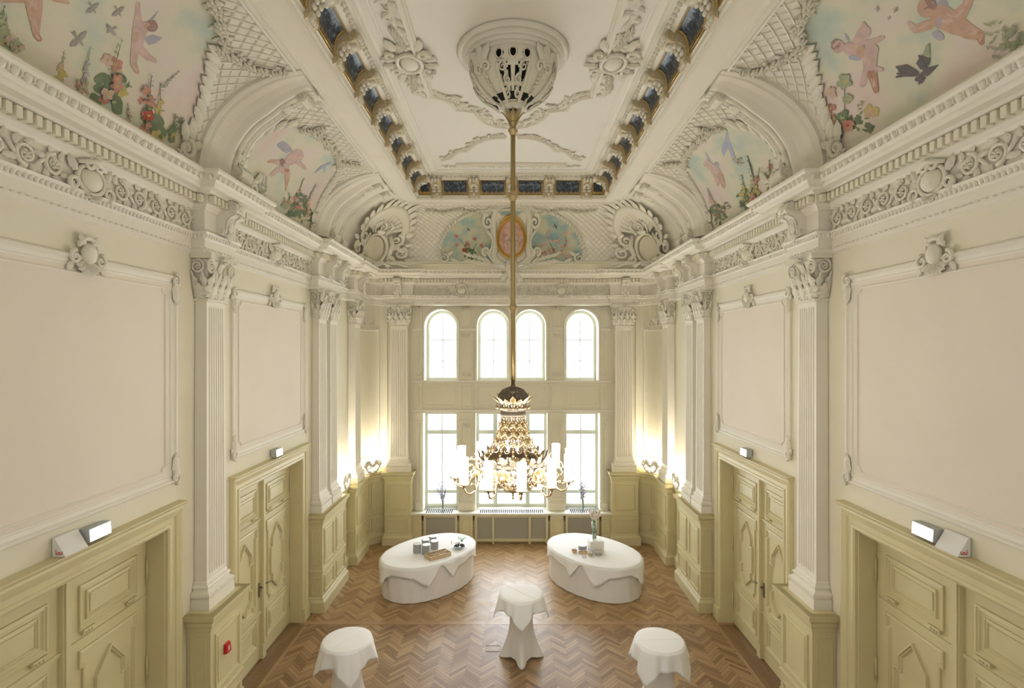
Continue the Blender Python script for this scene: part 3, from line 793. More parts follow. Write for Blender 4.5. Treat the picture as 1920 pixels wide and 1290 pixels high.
# ---------------------------------------------------------------- windows
def winsash(n, a, b, z0, z1, arch, lab, cols, rows):
    d = thing('window_%d' % n, lab, None, ((a+b)/2, 14.95, z0), 0, None, 'structure')
    c = (a+b)/2; hw = (b-a)/2
    fm = MB(); pts = rect(-hw, hw, 0, z1-z0)
    if arch:
        sp = z1-z0-hw; pts = [(-hw, 0), (hw, 0)]+[(hw*cos(pi*i/16), sp+hw*sin(pi*i/16)) for i in range(17)]
    mould(fm, pts, [(0, 0.05), (0, -0.02), (0.075, -0.02), (0.085, 0.0), (0.085, 0.05)], XZ(0), True, 1)
    def bar(x0, x1, zz0, zz1, y=0.0): fm.box(x0, x1, y-0.015, y+0.04, zz0, zz1)
    pa = MB(); H = z1-z0
    if arch:
        bar(-0.011, 0.011, 0.05, H-0.04)
        for r in rows: bar(-hw+0.05, hw-0.05, r-0.011, r+0.011)
        k = len(pts); pa.add([(x*0.97, 0.02, 0.01+z*0.985) for x, z in pts], [tuple(range(k))])
    else:
        for x in cols: bar(x-0.06, x+0.06, 0.04, H-0.04, -0.012)
        for r, th in rows: bar(-hw+0.05, hw-0.05, r-th, r+th, -0.008)
        if len(cols) == 0: bar(-0.016, 0.016, 0.05, H-0.05)
        pa.quad((-hw+0.03, 0.02, 0.03), (hw-0.03, 0.02, 0.03), (hw-0.03, 0.02, H-0.03), (-hw+0.03, 0.02, H-0.03))
    f_ = fm.build('window_frame', WHITE, d)
    pa.build('pane', PANE, d)
    return d
lr = [(0.42, 0.045), (2.12, 0.06)]
winsash(1, *LW[0], 0.835, 3.54, False, 'tall lower window on the left', [], lr)
winsash(2, *LW[1], 0.835, 3.54, False, 'wide lower window in the middle behind the chandelier', [-0.46, 0.46], lr)
winsash(3, *LW[2], 0.835, 3.54, False, 'tall lower window on the right', [], lr)
for i, (a, b) in enumerate(UW):
    winsash(4+i, a, b, 4.43, 6.42, True, 'arched upper window, number %s from the left' % ('one', 'two', 'three', 'four')[i], [], [0.55, 1.15])
# stone sills, reveals and arch mouldings of the window wall
mb = MB()
for a, b in UW:
    c, r = (a+b)/2, (b-a)/2; sp = 6.42-r
    pts = [(a, 4.43), (a, sp)]+[(c-r*cos(pi*i/20), sp+r*sin(pi*i/20)) for i in range(1, 20)]+[(b, sp), (b, 4.43)]
    mould(mb, pts, [(0, 0), (0, 0.02), (0.02, 0.03), (0.05, 0.03), (0.06, 0.012), (0.062, 0)], lambda p, q, h: (p, 14.55-h, q), False, 1)
def hband(z, segs_, prof):
    for x0, x1 in segs_: mould(mb, [(x0, z), (x1, z)], prof, lambda p, q, h: (p, 14.55-h, q), False, 1)
bandp = [(-0.03, 0), (-0.03, 0.02), (-0.01, 0.035), (0.01, 0.04), (0.02, 0.055), (0.035, 0.055), (0.035, 0)]
hband(4.42, [(-2.75, 2.75)], bandp); hband(3.60, [(-2.75, 2.75)], bandp)
hband(5.86, [(-2.75, -2.48), (-1.44, -1.01), (1.01, 1.44), (2.48, 2.75)], bandp)
for a, b in ((-2.40, -1.56), (-0.95, -0.05), (0.05, 0.95), (1.56, 2.40)):
    mould(mb, rect(a, b, 3.74, 4.30) if abs(a+b) > 1.2 else rect(a, b, 3.74, 4.30), [(0, 0), (0, 0.012), (0.02, 0.018), (0.03, 0)], lambda p, q, h: (p, 14.55-h, q), True, 1)
wt = mb.build('trim_6', STUC); wt['kind'] = 'structure'; wt['label'] = 'pale stucco mouldings around the windows'
def pier(x0, x1, lab):
    t = thing('window_pier', lab, 'window pier', ((x0+x1)/2, 14.55, 0.84), BACK, 'flat piers between the windows' if False else None)
    hw = (x1-x0)/2; m = MB(); z = lambda q: q-0.84
    m.box(-hw, hw, 0, 0.04, z(0.95), z(3.56)); m.box(-hw-0.03, hw+0.03, 0, 0.075, z(0.84), z(1.06)); m.box(-hw-0.02, hw+0.02, 0, 0.06, z(1.06), z(1.10))
    m.box(-hw-0.025, hw+0.025, 0, 0.07, z(3.30), z(3.34)); frame(m, -hw+0.06, hw-0.06, z(1.2), z(3.2), 0.02, 0.012, 0.04)
    m.build('lower_shaft', WALL, t)
    m = MB(); m.box(-hw, hw, 0, 0.035, z(3.64), z(4.38)); frame(m, -hw+0.05, hw-0.05, z(3.72), z(4.30), 0.02, 0.012, 0.035)
    m.box(-hw, hw, 0, 0.035, z(4.46), z(5.83)); frame(m, -hw+0.05, hw-0.05, z(4.56), z(5.74), 0.02, 0.012, 0.035)
    m.box(-hw, hw, 0, 0.035, z(5.89), z(6.48)); frame(m, -hw+0.05, hw-0.05, z(5.95), z(6.42), 0.02, 0.012, 0.035)
    m.build('upper_panels', WALL, t)
    m = MB()
    for zz, sg in ((4.62, 1), (5.72, -1), (3.22, -1), (6.42, 1)):
        for s2 in (-1, 1):
            m.spiral(s2*hw*0.42, z(zz), 0.05, 1.4, pi/2, -s2*sg, 0.011, 0.045); m.leaf(s2*0.02, z(zz), pi/2*sg-s2*sg*0.4, 0.11, 0.05, 0.02, 0.045)
    m.build('relief_scrolls', STUCB, t)
    return t
q = pier(-1.44, -1.06, 'flat panelled pier between the left and middle windows')
dup(q, (1.25, 14.55, 0.84), BACK, 'flat panelled pier between the middle and right windows')
q = pier(-2.64, -2.48, 'narrow panelled pier left of the left window'); dup(q, (2.56, 14.55, 0.84), BACK, 'narrow panelled pier right of the right window')

# ---------------------------------------------------------------- sill with heating covers below the windows
t = thing('window_sill', 'long pale window sill with slotted air grilles below the windows', 'window sill', (0, 14.55, 0.80))
m = MB(); m.box(-2.74, 2.74, -0.30, 0.02, -0.01, 0.035)
for a, b in LW: m.box(a+0.01, b-0.01, 0.0, 0.36, -0.0, 0.035)
m.build('slab', MARBLE, t)
for (a, b) in ((-2.36, -1.62), (-0.88, 0.88), (1.62, 2.36)):
    m = MB(); k = int((b-a)/0.052)
    for i in range(k):
        x = a+(i+0.5)*(b-a)/k; m.box(x-0.015, x+0.015, -0.24, 0.06, 0.035, 0.039)
    g = m.build('air_grille', SLOT, t); g['label'] = 'dark slotted grille'
def heat_cover(x0, x1, divs, lab):
    t = thing('radiator_cover', lab, 'radiator cover', ((x0+x1)/2, 14.30, 0)); hw = (x1-x0)/2
    m = MB(); m.box(-hw+0.04, hw-0.04, 0.02, 0.05, 0.11, 0.74); m.build('mesh_panel', GRILLE, t)
    m = MB()
    for x in [-hw+0.03, hw-0.03]+divs: m.box(x-0.028, x+0.028, -0.02, 0.05, 0.0, 0.78)
    for z in (0.10, 0.75): m.box(-hw, hw, -0.012, 0.04, z-0.03, z+0.03)
    m.build('frame', WOOD, t)
    m = MB()
    for sg in (-1, 1): m.box(sg*(hw+0.025)-0.012, sg*(hw+0.025)+0.012, -0.03, 0.0, 0.64, 0.76)
    l = m.build('latch', IRON, t); l['label'] = 'dark metal latch'
    return t
heat_cover(-2.40, -1.48, [], 'grey mesh heating cover below the left window')
heat_cover(-1.0, 1.0, [-0.5, 0.5], 'wide grey mesh heating cover below the middle window')
heat_cover(1.48, 2.40, [], 'grey mesh heating cover below the right window')
m = MB()
m.box(-2.74, 2.74, 14.40, 14.55, 0, 0.79)
for a, b in ((-2.74, -2.46), (-1.42, -1.06), (1.06, 1.42), (2.46, 2.74)):
    m.box(a, b, 14.29, 14.42, 0, 0.79); m.box(a-0.01, b+0.01, 14.27, 14.30, 0, 0.22)
    frame(m, 0, 0, 0, 0, 0.03, 0.015, 0, 0, None) if False else None
    mould(m, rect(a+0.06, b-0.06, 0.30, 0.70), [(0, 0), (0, 0.012), (0.02, 0.018), (0.03, 0)], lambda p, q_, h: (p, 14.29-h, q_), True, 1)
o = m.build('trim_7', WOOD); o['kind'] = 'structure'; o['label'] = 'yellow panelled dado below the window sill'
# baseboards
for s_, nm in ((-1, 'baseboard_left'), (1, 'baseboard_right')):
    m = MB()
    for y0, y1 in ((-0.6, DOORS[0]-DW-0.27), (DOORS[0]+DW+0.27, 6.53), (7.43, DOORS[1]-DW-0.27), (DOORS[1]+DW+0.27, 10.56)):
        if y1-y0 > 0.02:
            a, b = sorted((s_*4.1, s_*4.07)); m.box(a, b, y0, y1, 0, 0.24)
    o = m.build(nm, WOOD); o['kind'] = 'structure'
# ================================================================ transverse arches of the cove
def arch(label, sd, y0, prof, flutes, group=None):
    """prof: (offset along the wall, projection) swept up the cove"""
    t = thing('ceiling_arch', label, 'stucco arch', (sd*4.0, y0, 7.6))
    ts = [pi/2*(i/26)*0.985+0.015 for i in range(27)]
    taper = lambda q: 1-0.68*max(0, min(1, (q-1.0)/0.55))**1.3
    def sweep(pr, name, m=STUC):
        mb = MB(); vs = []; fs = []
        for tt in ts: vs += [side_pt(sd, y0+u, tt, h*taper(tt)) for u, h in pr]
        n = len(pr)
        fs.append(tuple((len(ts)-1)*n+j for j in range(n)))
        for i in range(len(ts)-1):
            for j in range(n-1): a = i*n+j; fs.append((a, a+1, a+1+n, a+n))
        mb.add(vs, fs, 0, False); return mb.build(name, m, t, True)
    sweep(prof, 'arch_moulding')
    for fi, (u0, u1, h) in enumerate(flutes):
        pr = [(u0, 0.0), (u0, h), (u0+0.015, h+0.02), (u0+0.035, h+0.02), (u0+0.045, h), (u0+0.06, h-0.008)]
        uc = (u0+u1)/2
        pr += [(uc-0.015, h-0.008), (uc-0.01, h+0.012), (uc+0.01, h+0.012), (uc+0.015, h-0.008), (u1-0.06, h-0.008), (u1-0.045, h), (u1-0.035, h+0.02), (u1-0.015, h+0.02), (u1, h), (u1, 0.0)]
        sweep(pr, 'raised_band')
        mb = MB()
        for i in range(46):                               # beads along the band
            tt = 0.12+1.30*i/45
            mb.ell(side_pt(sd, y0+uc, tt, (h+0.015)*taper(tt)), (0.013, 0.013, 0.013), 5, 4)
        mb.build('bead_row', STUC, t, True)
        # scroll ends
        mb = MB()
        def disc(tt, out, R, dr):
            c = side_pt(sd, y0+uc, tt, out); w = (u1-u0)/2+0.02
            mb.xf = lambda v: Vector((c.x-sd*v.x, c.y+v.y, c.z+v.z))
            for sg in (-1, 1): mb.spiral(0, 0, R, 1.6, 1.2, dr, 0.022, sg*w-0.012)
            n = 12
            ring = [(R*cos(2*pi*k/n), R*sin(2*pi*k/n)) for k in range(n)]
            mb.add([(p, -w, q) for p, q in ring]+[(p, w, q) for p, q in ring], [(k, (k+1) % n, n+(k+1) % n, n+k) for k in range(n)]+[tuple(range(n)), tuple(range(2*n-1, n-1, -1))], 0, False)
            mb.xf = None
        disc(1.44, h*0.45+0.03, 0.075, 1); disc(0.07, h+0.05, 0.10, -1)
        for k in range(5):                                # gadroons round the lower scroll
            tt = 0.10; c = side_pt(sd, y0+u0+(u1-u0)*(k+0.5)/5, tt, h+0.10)
            mb.ell((c.x, c.y, c.z-0.05), (0.05, 0.022, 0.11), 6, 5)
            c = side_pt(sd, y0+u0+(u1-u0)*(k+0.5)/5, 1.46, h*0.4+0.06); mb.ell((c.x, c.y, c.z+0.02), (0.09, 0.022, 0.045), 6, 5)
        mb.build('scroll_end', STUCB, t, True)
        mb = MB(lambda v: side_pt(sd, y0+uc+v.x, 0.22+v.z/1.3, h+0.02+v.y))
        for a in (-0.5, 0, 0.5): mb.leaf(0.0, 0.0, pi/2+a, 0.26, 0.09, 0.04)
        mb.rosette(0, 0.05, 0.06, 6, 0.02)
        mb.xf = lambda v: side_pt(sd, y0+uc+v.x, 1.30-v.z/1.3, (h+0.02)*taper(1.30-v.z/1.3)+v.y)
        for a in (-0.4, 0, 0.4): mb.leaf(0.0, 0.0, pi/2+a, 0.20, 0.08, 0.03)
        mb.build('acanthus_leaf', STUCB, t, True)
    return t
PR1 = [(-0.36, 0), (-0.36, 0.05), (-0.33, 0.07), (-0.30, 0.07), (-0.28, 0.10), (-0.20, 0.13), (-0.12, 0.19), (-0.08, 0.25), (-0.06, 0.27), (-0.03, 0.27), (-0.01, 0.25), (0.22, 0.16), (0.26, 0.10), (0.30, 0.12), (0.34, 0.12), (0.36, 0.08), (0.42, 0.06), (0.46, 0)]
PR2 = [(-0.86, 0), (-0.86, 0.05), (-0.83, 0.07), (-0.80, 0.07), (-0.78, 0.10), (-0.68, 0.14), (-0.58, 0.22), (-0.52, 0.24), (-0.50, 0.22), (-0.18, 0.15), (-0.14, 0.10), (-0.05, 0.14), (0.05, 0.20), (0.10, 0.20), (0.12, 0.16), (0.42, 0.10), (0.48, 0.08), (0.56, 0.10), (0.60, 0.06), (0.66, 0)]
for sd, nm in ((-1, 'left'), (1, 'right')):
    arch('broad moulded stucco arch with scrolled band between the two %s painted lunettes' % nm, sd, 6.98, PR1, [(0.02, 0.22, 0.27)])
    arch('double banded stucco arch above the paired pilasters on the %s' % nm, sd, 11.30, PR2, [(-0.46, -0.22, 0.22), (0.16, 0.38, 0.18)])

# ================================================================ murals on the cove
M1 = [(340, 288), (352, 262), (368, 232), (385, 185), (400, 135), (412, 92), (416, 50), (410, 20), (398, -6)]
M2 = [(471, 345), (462, 325), (463, 306), (468, 288), (477, 271), (490, 258), (508, 248), (525, 242), (543, 238), (562, 239), (582, 242), (598, 252), (613, 267), (625, 278), (634, 291), (635, 303), (632, 314),
      (623, 330), (613, 345), (604, 359), (597, 372), (591, 388), (587, 403), (585, 428)]
def mural_poly(pxs): return [pix_side(*p) for p in pxs]
m1r = mural_poly(M1)
tmin = 0.045
YC1 = 5.02
m1 = [(2*YC1-u, t) for u, t in reversed(m1r)]
topR = m1r[-1]; topL = m1[0]
m1full = [(m1r[0][0], tmin)]+m1r+[(YC1+(topR[0]-YC1)*k, topR[1]+(1-abs(k))*0.10) for k in (0.75, 0.5, 0.25, 0, -0.25, -0.5, -0.75)]+m1+[(m1[-1][0], tmin)]
m2o = mural_poly(M2)
m2full = [(m2o[0][0], tmin)]+m2o+[(m2o[-1][0], tmin)]
def fan(mb, poly, fn, rings=14, mi=0, cen=None, off=0.004):
    # resample the outline densely
    P = []
    for i in range(len(poly)):
        a, b = poly[i], poly[(i+1) % len(poly)]; L = math.hypot(b[0]-a[0], (b[1]-a[1])*1.3); k = max(1, int(L/0.09))
        for j in range(k): P.append((a[0]+(b[0]-a[0])*j/k, a[1]+(b[1]-a[1])*j/k))
    cen = cen or (sum(p[0] for p in P)/len(P), sum(p[1] for p in P)/len(P))
    n = len(P); vs = [fn(cen[0], cen[1], off)]; fs = []
    for r in range(1, rings+1):
        vs += [fn(cen[0]+(p[0]-cen[0])*r/rings, cen[1]+(p[1]-cen[1])*r/rings, off) for p in P]
    for j in range(n): fs.append((0, 1+j, 1+(j+1) % n))
    for r in range(rings-1):
        for j in range(n): a = 1+r*n+j; b = 1+r*n+(j+1) % n; fs.append((a, b, b+n, a+n))
    mb.add(vs, fs, mi, True)
def inside(poly, x, y):
    c = False
    for i in range(len(poly)):
        (x1, y1), (x2, y2) = poly[i], poly[i-1]
        if (y1 > y) != (y2 > y) and x < (x2-x1)*(y-y1)/(y2-y1)+x1: c = not c
    return c
class Paint:
    """painted shapes lying on the mural surface; shapes are measured in the photo and wrapped on the curved surface"""
    def __init__(s, px2, fn): s.mb = MB(); s.p = px2; s.fn = fn; s.k = 0
    def poly(s, pts, mat_, cx=None, cy=None):
        s.k += 1; off = 0.006+0.0001*(s.k % 200)
        cx = sum(p[0] for p in pts)/len(pts) if cx is None else cx; cy = sum(p[1] for p in pts)/len(pts) if cy is None else cy
        vs = [s.fn(*s.p(cx, cy), off)]+[s.fn(*s.p(*q), off) for q in pts]; n = len(pts)
        s.mb.add(vs, [(0, 1+i, 1+(i+1) % n) for i in range(n)], MPK.index(mat_))
    def blob(s, cx, cy, rx, ry, a=0, m='flesh', n=12, jag=0.0):
        a = radians(a); pts = []
        for i in range(n):
            q = 2*pi*i/n; r = 1+jag*(random.random()-0.5); x, y = rx*r*cos(q), ry*r*sin(q); pts.append((cx+x*cos(a)-y*sin(a), cy+x*sin(a)+y*cos(a)))
        s.poly(pts, m, cx, cy)
    def limb(s, x0, y0, x1, y1, r0, r1, m='flesh'):
        d = atan2(y1-y0, x1-x0); pts = []
        for i in range(7): q = d+pi/2+pi*i/6; pts.append((x0+r0*cos(q), y0+r0*sin(q)))
        for i in range(7): q = d-pi/2+pi*i/6; pts.append((x1+r1*cos(q), y1+r1*sin(q)))
        s.poly(pts, m)
        if m.startswith('flesh') and r0 > 5:
            k = 0.45; nx, ny = -0.22*r0, -0.22*r0; pts = []
            for i in range(7): q = d+pi/2+pi*i/6; pts.append((x0+nx+r0*k*cos(q), y0+ny+r0*k*sin(q)))
            for i in range(7): q = d-pi/2+pi*i/6; pts.append((x1+nx*0.8+r1*k*cos(q), y1+ny*0.8+r1*k*sin(q)))
            s.poly(pts, 'flesh_light')
    def feathers(s, x, y, a0, a1, n, L, w, m='bird'):
        for i in range(n):
            q = radians(a0+(a1-a0)*i/(n-1)); l = L*(1-0.35*i/(n-1)); s.limb(x, y, x+l*cos(q), y+l*sin(q), w, w*0.45, m)
    def stroke(s, pts, w, m='leaf'):
        for (a, b), (c, d) in zip(pts[:-1], pts[1:]): s.limb(a, b, c, d, w, w*0.8, m)
    def flower(s, x, y, r, m, m2=None):
        for k in range(5): q = 2*pi*k/5+random.random(); s.blob(x+r*0.55*cos(q), y+r*0.5*sin(q), r*0.55, r*0.42, degrees_(q), m, 8, 0.3)
        s.blob(x, y, r*0.3, r*0.25, 0, m2 or 'yellow', 7)
    def leafs(s, x, y, r, n, m='leaf', spread=1.0):
        for _ in range(n):
            q = random.uniform(0, 2*pi); d = r*random.random()*spread; s.blob(x+d*cos(q), y+d*sin(q), r*random.uniform(0.22, 0.42), r*random.uniform(0.10, 0.2), random.uniform(0, 180), m, 8, 0.3)
    def bush(s, x, y, r, cols, n=8, m='leaf'):
        s.leafs(x, y, r, n*2, m)
        for _ in range(n): q = random.uniform(0, 2*pi); d = r*random.random(); s.flower(x+d*cos(q), y+d*0.8*sin(q), r*random.uniform(0.15, 0.24), random.choice(cols))
    def stalk(s, x, y, x2, y2, w, cols, r, n, lc='leaf'):
        s.stroke([(x, y), ((x+x2)/2+w, (y+y2)/2), (x2, y2)], 0.7, lc)
        for i in range(n):
            t = i/max(1, n-1); cx, cy = x+(x2-x)*t, y+(y2-y)*t; rr = r*(1-0.7*t)
            if t > 0.65: s.leafs(cx, cy, rr*1.2+1.5, 3, lc)
            else: s.leafs(cx, cy, rr*1.5, 3, lc); s.flower(cx+random.uniform(-1, 1)*rr*0.7, cy, rr, random.choice(cols))
    def bird(s, x, y, sz, a, m='bird'):
        a = radians(a); R = lambda u, v: (x+sz*(u*cos(a)-v*sin(a)), y+sz*(u*sin(a)+v*cos(a)))
        s.poly([R(*q) for q in ((1, 0), (0.7, -0.14), (0.3, -0.16), (-0.4, -0.1), (-1, -0.25), (-0.8, 0), (-1, 0.25), (-0.4, 0.12), (0.3, 0.16), (0.7, 0.12))], m)
        s.poly([R(*q) for q in ((0.35, -0.1), (0.3, -0.6), (-0.1, -1.25), (-0.25, -0.9), (-0.3, -0.5), (-0.15, -0.08))], m)
        s.poly([R(*q) for q in ((0.35, 0.1), (0.5, 0.6), (0.2, 1.2), (-0.05, 0.9), (-0.2, 0.5), (-0.1, 0.08))], m)
    def build(s, name, t): return s.mb.build(name, [MP[k] for k in MPK], t, True)
def degrees_(q): return q*180/pi
def lattice(region, u0, u1, t0, t1, fn, skip, sp=0.165, r=0.010, pk=1.3):
    """diagonal trellis in (u, arc) coordinates"""
    mb = MB(); s0, s1 = t0*pk, t1*pk; st = 0.05
    for dr in (1, -1):
        c = (u0-s1 if dr > 0 else u0+s0); cmax = (u1-s0 if dr > 0 else u1+s1)
        c = math.floor(c/sp)*sp
        while c < cmax:
            pts = []; s_ = s0
            while s_ <= s1+1e-6:
                u = c+s_*dr if dr > 0 else c-s_
                ok = u0 <= u <= u1 and not skip(u, s_/pk)
                if ok: pts.append(fn(u, s_/pk, 0.006))
                if not ok or s_+st > s1:
                    if len(pts) > 1: mb.tube(pts, r, 3, 0, False, False)
                    pts = []
                s_ += st
            c += sp
    for i in range(int((u1-u0)/sp*2)+2):
        for j in range(int((s1-s0)/sp*2)+2):
            u = math.floor(u0/sp)*sp+i*sp/2; s_ = j*sp/2
            if (i+j) % 2: continue
            if u0 < u < u1 and s0 < s_ < s1 and not skip(u, s_/pk): pass
    return mb
def leaf_border(mb, outline, fn, L=0.27, Wd=0.11, sp=0.125, out=0.03, h=0.06, tilt=0.75, pk=1.3, flip=1):
    """overlapping leaves laid along an outline (u, t); fn maps to the surface"""
    for (a, b) in zip(outline[:-1], outline[1:]):
        du, ds = b[0]-a[0], (b[1]-a[1])*pk; Ln = math.hypot(du, ds); k = max(1, int(Ln/sp+0.5)); ang = atan2(ds, du)
        for j in range(k):
            t = (j+0.5)/k; u, s_ = a[0]+du*t, a[1]*pk+ds*t
            mb.xf = lambda v: fn(v.x, v.z/pk, out*0+v.y+0.01)
            mb.leaf(u, s_, ang+tilt*flip, L, Wd, h, 0.0, 0.02, 0.2*flip, 6, 0.1)
    mb.xf = None
def garland(mb, pts, fn, pk=1.3, r=0.07):
    for (a, b) in zip(pts[:-1], pts[1:]):
        du, ds = b[0]-a[0], (b[1]-a[1])*pk; Ln = math.hypot(du, ds); k = max(1, int(Ln/(r*1.25)))
        for j in range(k):
            t = (j+0.5)/k; u, s_ = a[0]+du*t+random.uniform(-.3, .3)*r, a[1]*pk+ds*t+random.uniform(-.3, .3)*r
            mb.xf = lambda v: fn(v.x, v.z/pk, v.y+0.015)
            mb.rosette(u, s_, r*random.uniform(0.75, 1.1), 5, 0.02, r*0.9, 0, random.random()*3)
            for _ in range(2): mb.leaf(u, s_, random.uniform(0, 2*pi), r*1.7, r*0.8, 0.03)
    mb.xf = None
def lunette(label, sd, poly, right_idx, paint, u0, u1, top_garlands, scroll_at, borders):
    fn = lambda u, t, o=0.0: side_pt(sd, u, t, o)
    uc = (u0+u1)/2
    t = thing('ceiling_mural', label, 'ceiling painting', (sd*3.9, uc, 7.65))
    mb = MB(); fan(mb, poly, fn, 14, 0, (uc, 0.55)); mb.build('painted_canvas', SKYM, t, True)
    big = [(uc+(u-uc)*1.02, tt*1.0) for u, tt in poly]
    sk = lambda u, tt: inside(poly, u, tt)
    lattice(None, u0, u1, 0.10, 1.50, fn, sk).build('trellis_relief', STUC, t, True)
    P = Paint(pix_side, fn)
    paint(P); P.build('painted_figures', t)
    mb = MB()
    for b, fl in borders: leaf_border(mb, b, fn, flip=fl)
    mb.build('leaf_border', STUCB, t, True)
    mb = MB()
    for g in top_garlands: garland(mb, g, fn)
    mb.build('flower_garland', STUCB, t, True)
    for (u, tt, dr) in scroll_at:
        mb = MB(lambda v: fn(u+v.x, tt+v.z/1.3, v.y+0.01))
        mb.spiral(0, 0, 0.13, 1.6, pi/2, dr, 0.04, 0.02); mb.shell(dr*0.02, -0.02, 0.16, -pi*0.9, -0.1*pi, 6, 0.05, 0.02); mb.leaf(-dr*0.1, 0.05, pi/2+dr*0.9, 0.22, 0.12, 0.06, 0.03); mb.leaf(dr*0.05, 0.1, pi/2-dr*0.4, 0.24, 0.12, 0.06, 0.03)
        mb.build('scroll_foot', STUCB, t, True)
    # slim moulding against the beam
    mb = MB(); mb.tube([fn(u0+(u1-u0)*i/12, 1.50, 0.01) for i in range(13)], 0.022, 5); mb.build('edge_moulding', STUC, t, True)
    return t
def paint_l1(P):
    F_, FP = 'flesh', 'flesh_pale'
    # right cherub with raised arm
    P.poly([(272, 52), (285, 42), (297, 17), (290, 26), (280, 36)], 'wing'); P.poly([(268, 72), (285, 64), (304, 70), (292, 80), (278, 84)], 'wing')
    P.limb(258, 32, 258, 8, 6, 4, FP); P.blob(259, 6, 4, 3, 0, FP); P.limb(262, 52, 256, 84, 14, 11, FP); P.limb(258, 40, 257, 30, 9, 6, FP)
    P.limb(252, 92, 249, 118, 8, 6, FP); P.limb(249, 118, 256, 134, 6, 4.5, F_); P.limb(262, 92, 276, 106, 9, 7, FP); P.limb(276, 106, 290, 113, 6, 4, FP)
    P.blob(274, 49, 9, 10, 0, FP); P.blob(284, 48, 11, 11, 0, 'hair', 12, 0.25); P.blob(273, 48, 5, 6, 0, F_); P.blob(254, 70, 6, 12, 5, F_)
    # left cherub, mostly out of the frame
    P.limb(-25, -12, 60, -3, 14, 9, F_); P.limb(62, -4, 64, 25, 17, 14, F_); P.limb(64, 30, 66, 60, 12, 7, F_); P.limb(66, 64, 72, 73, 6, 5, 'flesh_shade'); P.limb(100, -4, 126, 4, 6, 3, F_)
    for (x, y, s_, a) in ((172, 14, 13, 60), (220, 20, 12, 60), (145, 72, 18, 55)): P.bird(x, y, s_, a, 'bird_pale')
    P.bird(208, 55, 12, 150, 'bird_pale')
    P.stalk(10, 90, 10, 25, 0, ['leaf_pale', 'rose_pale'], 9, 7, 'leaf_pale'); P.stalk(-4, 80, 4, 10, 0, ['leaf_pale'], 12, 8, 'leaf'); P.bush(22, 88, 18, ['rose_pale', 'rose_pale'], 7, 'leaf_pale')
    P.stalk(112, 148, 119, 98, 0, ['yellow', 'rose_pale'], 9, 7, 'leaf_pale'); P.stalk(150, 170, 168, 90, 0, ['rose_pale', 'lilac'], 8, 9, 'leaf_pale'); P.bush(152, 162, 16, ['rose_pale', 'rose'], 7, 'leaf_pale')
    P.stalk(205, 175, 224, 75, -4, ['rose_pale', 'rose'], 13, 8, 'leaf_pale')
    P.flower(214, 120, 14, 'rose'); P.flower(200, 112, 12, 'rose_pale')
    for (x, y, rx, ry, a) in ((190, 146, 15, 9, -20), (186, 165, 12, 10, 10), (222, 145, 15, 8, 20), (206, 158, 10, 12, 40), (217, 195, 11, 22, -12), (206, 178, 10, 10, 0), (178, 188, 14, 10, 60)):
        P.blob(x, y, rx, ry, a, 'leaf', 12, 0.35)
    P.flower(193, 185, 11, 'rose'); P.flower(229, 172, 11, 'yellow'); P.leafs(238, 158, 8, 8, 'leaf')
    P.stalk(240, 235, 238, 195, 0, ['leaf_pale', 'rose_pale'], 6, 6, 'leaf'); P.stalk(268, 245, 282, 140, 0, ['rose', 'leaf'], 9, 11, 'leaf'); P.flower(275, 216, 11, 'red'); P.flower(270, 168, 9, 'rose'); P.flower(265, 188, 8, 'rose'); P.flower(284, 196, 8, 'rose')
    P.stalk(293, 240, 300, 155, 4, ['yellow'], 10, 8, 'leaf_pale'); P.stalk(305, 160, 334, 132, 0, ['leaf_pale'], 4, 6, 'leaf')
    for (x, y, rx, ry, a) in ((291, 230, 13, 17, 0), (272, 240, 8, 9, 0), (300, 248, 10, 12, 0)): P.blob(x, y, rx, ry, a, 'leaf', 12, 0.35)
    P.blob(292, 255, 13, 12, 0, 'yellow', 10, 0.4); P.stalk(322, 262, 326, 212, 0, ['leaf', 'yellow'], 6, 8, 'leaf'); P.leafs(334, 222, 10, 10, 'leaf'); P.leafs(320, 245, 12, 14, 'leaf')
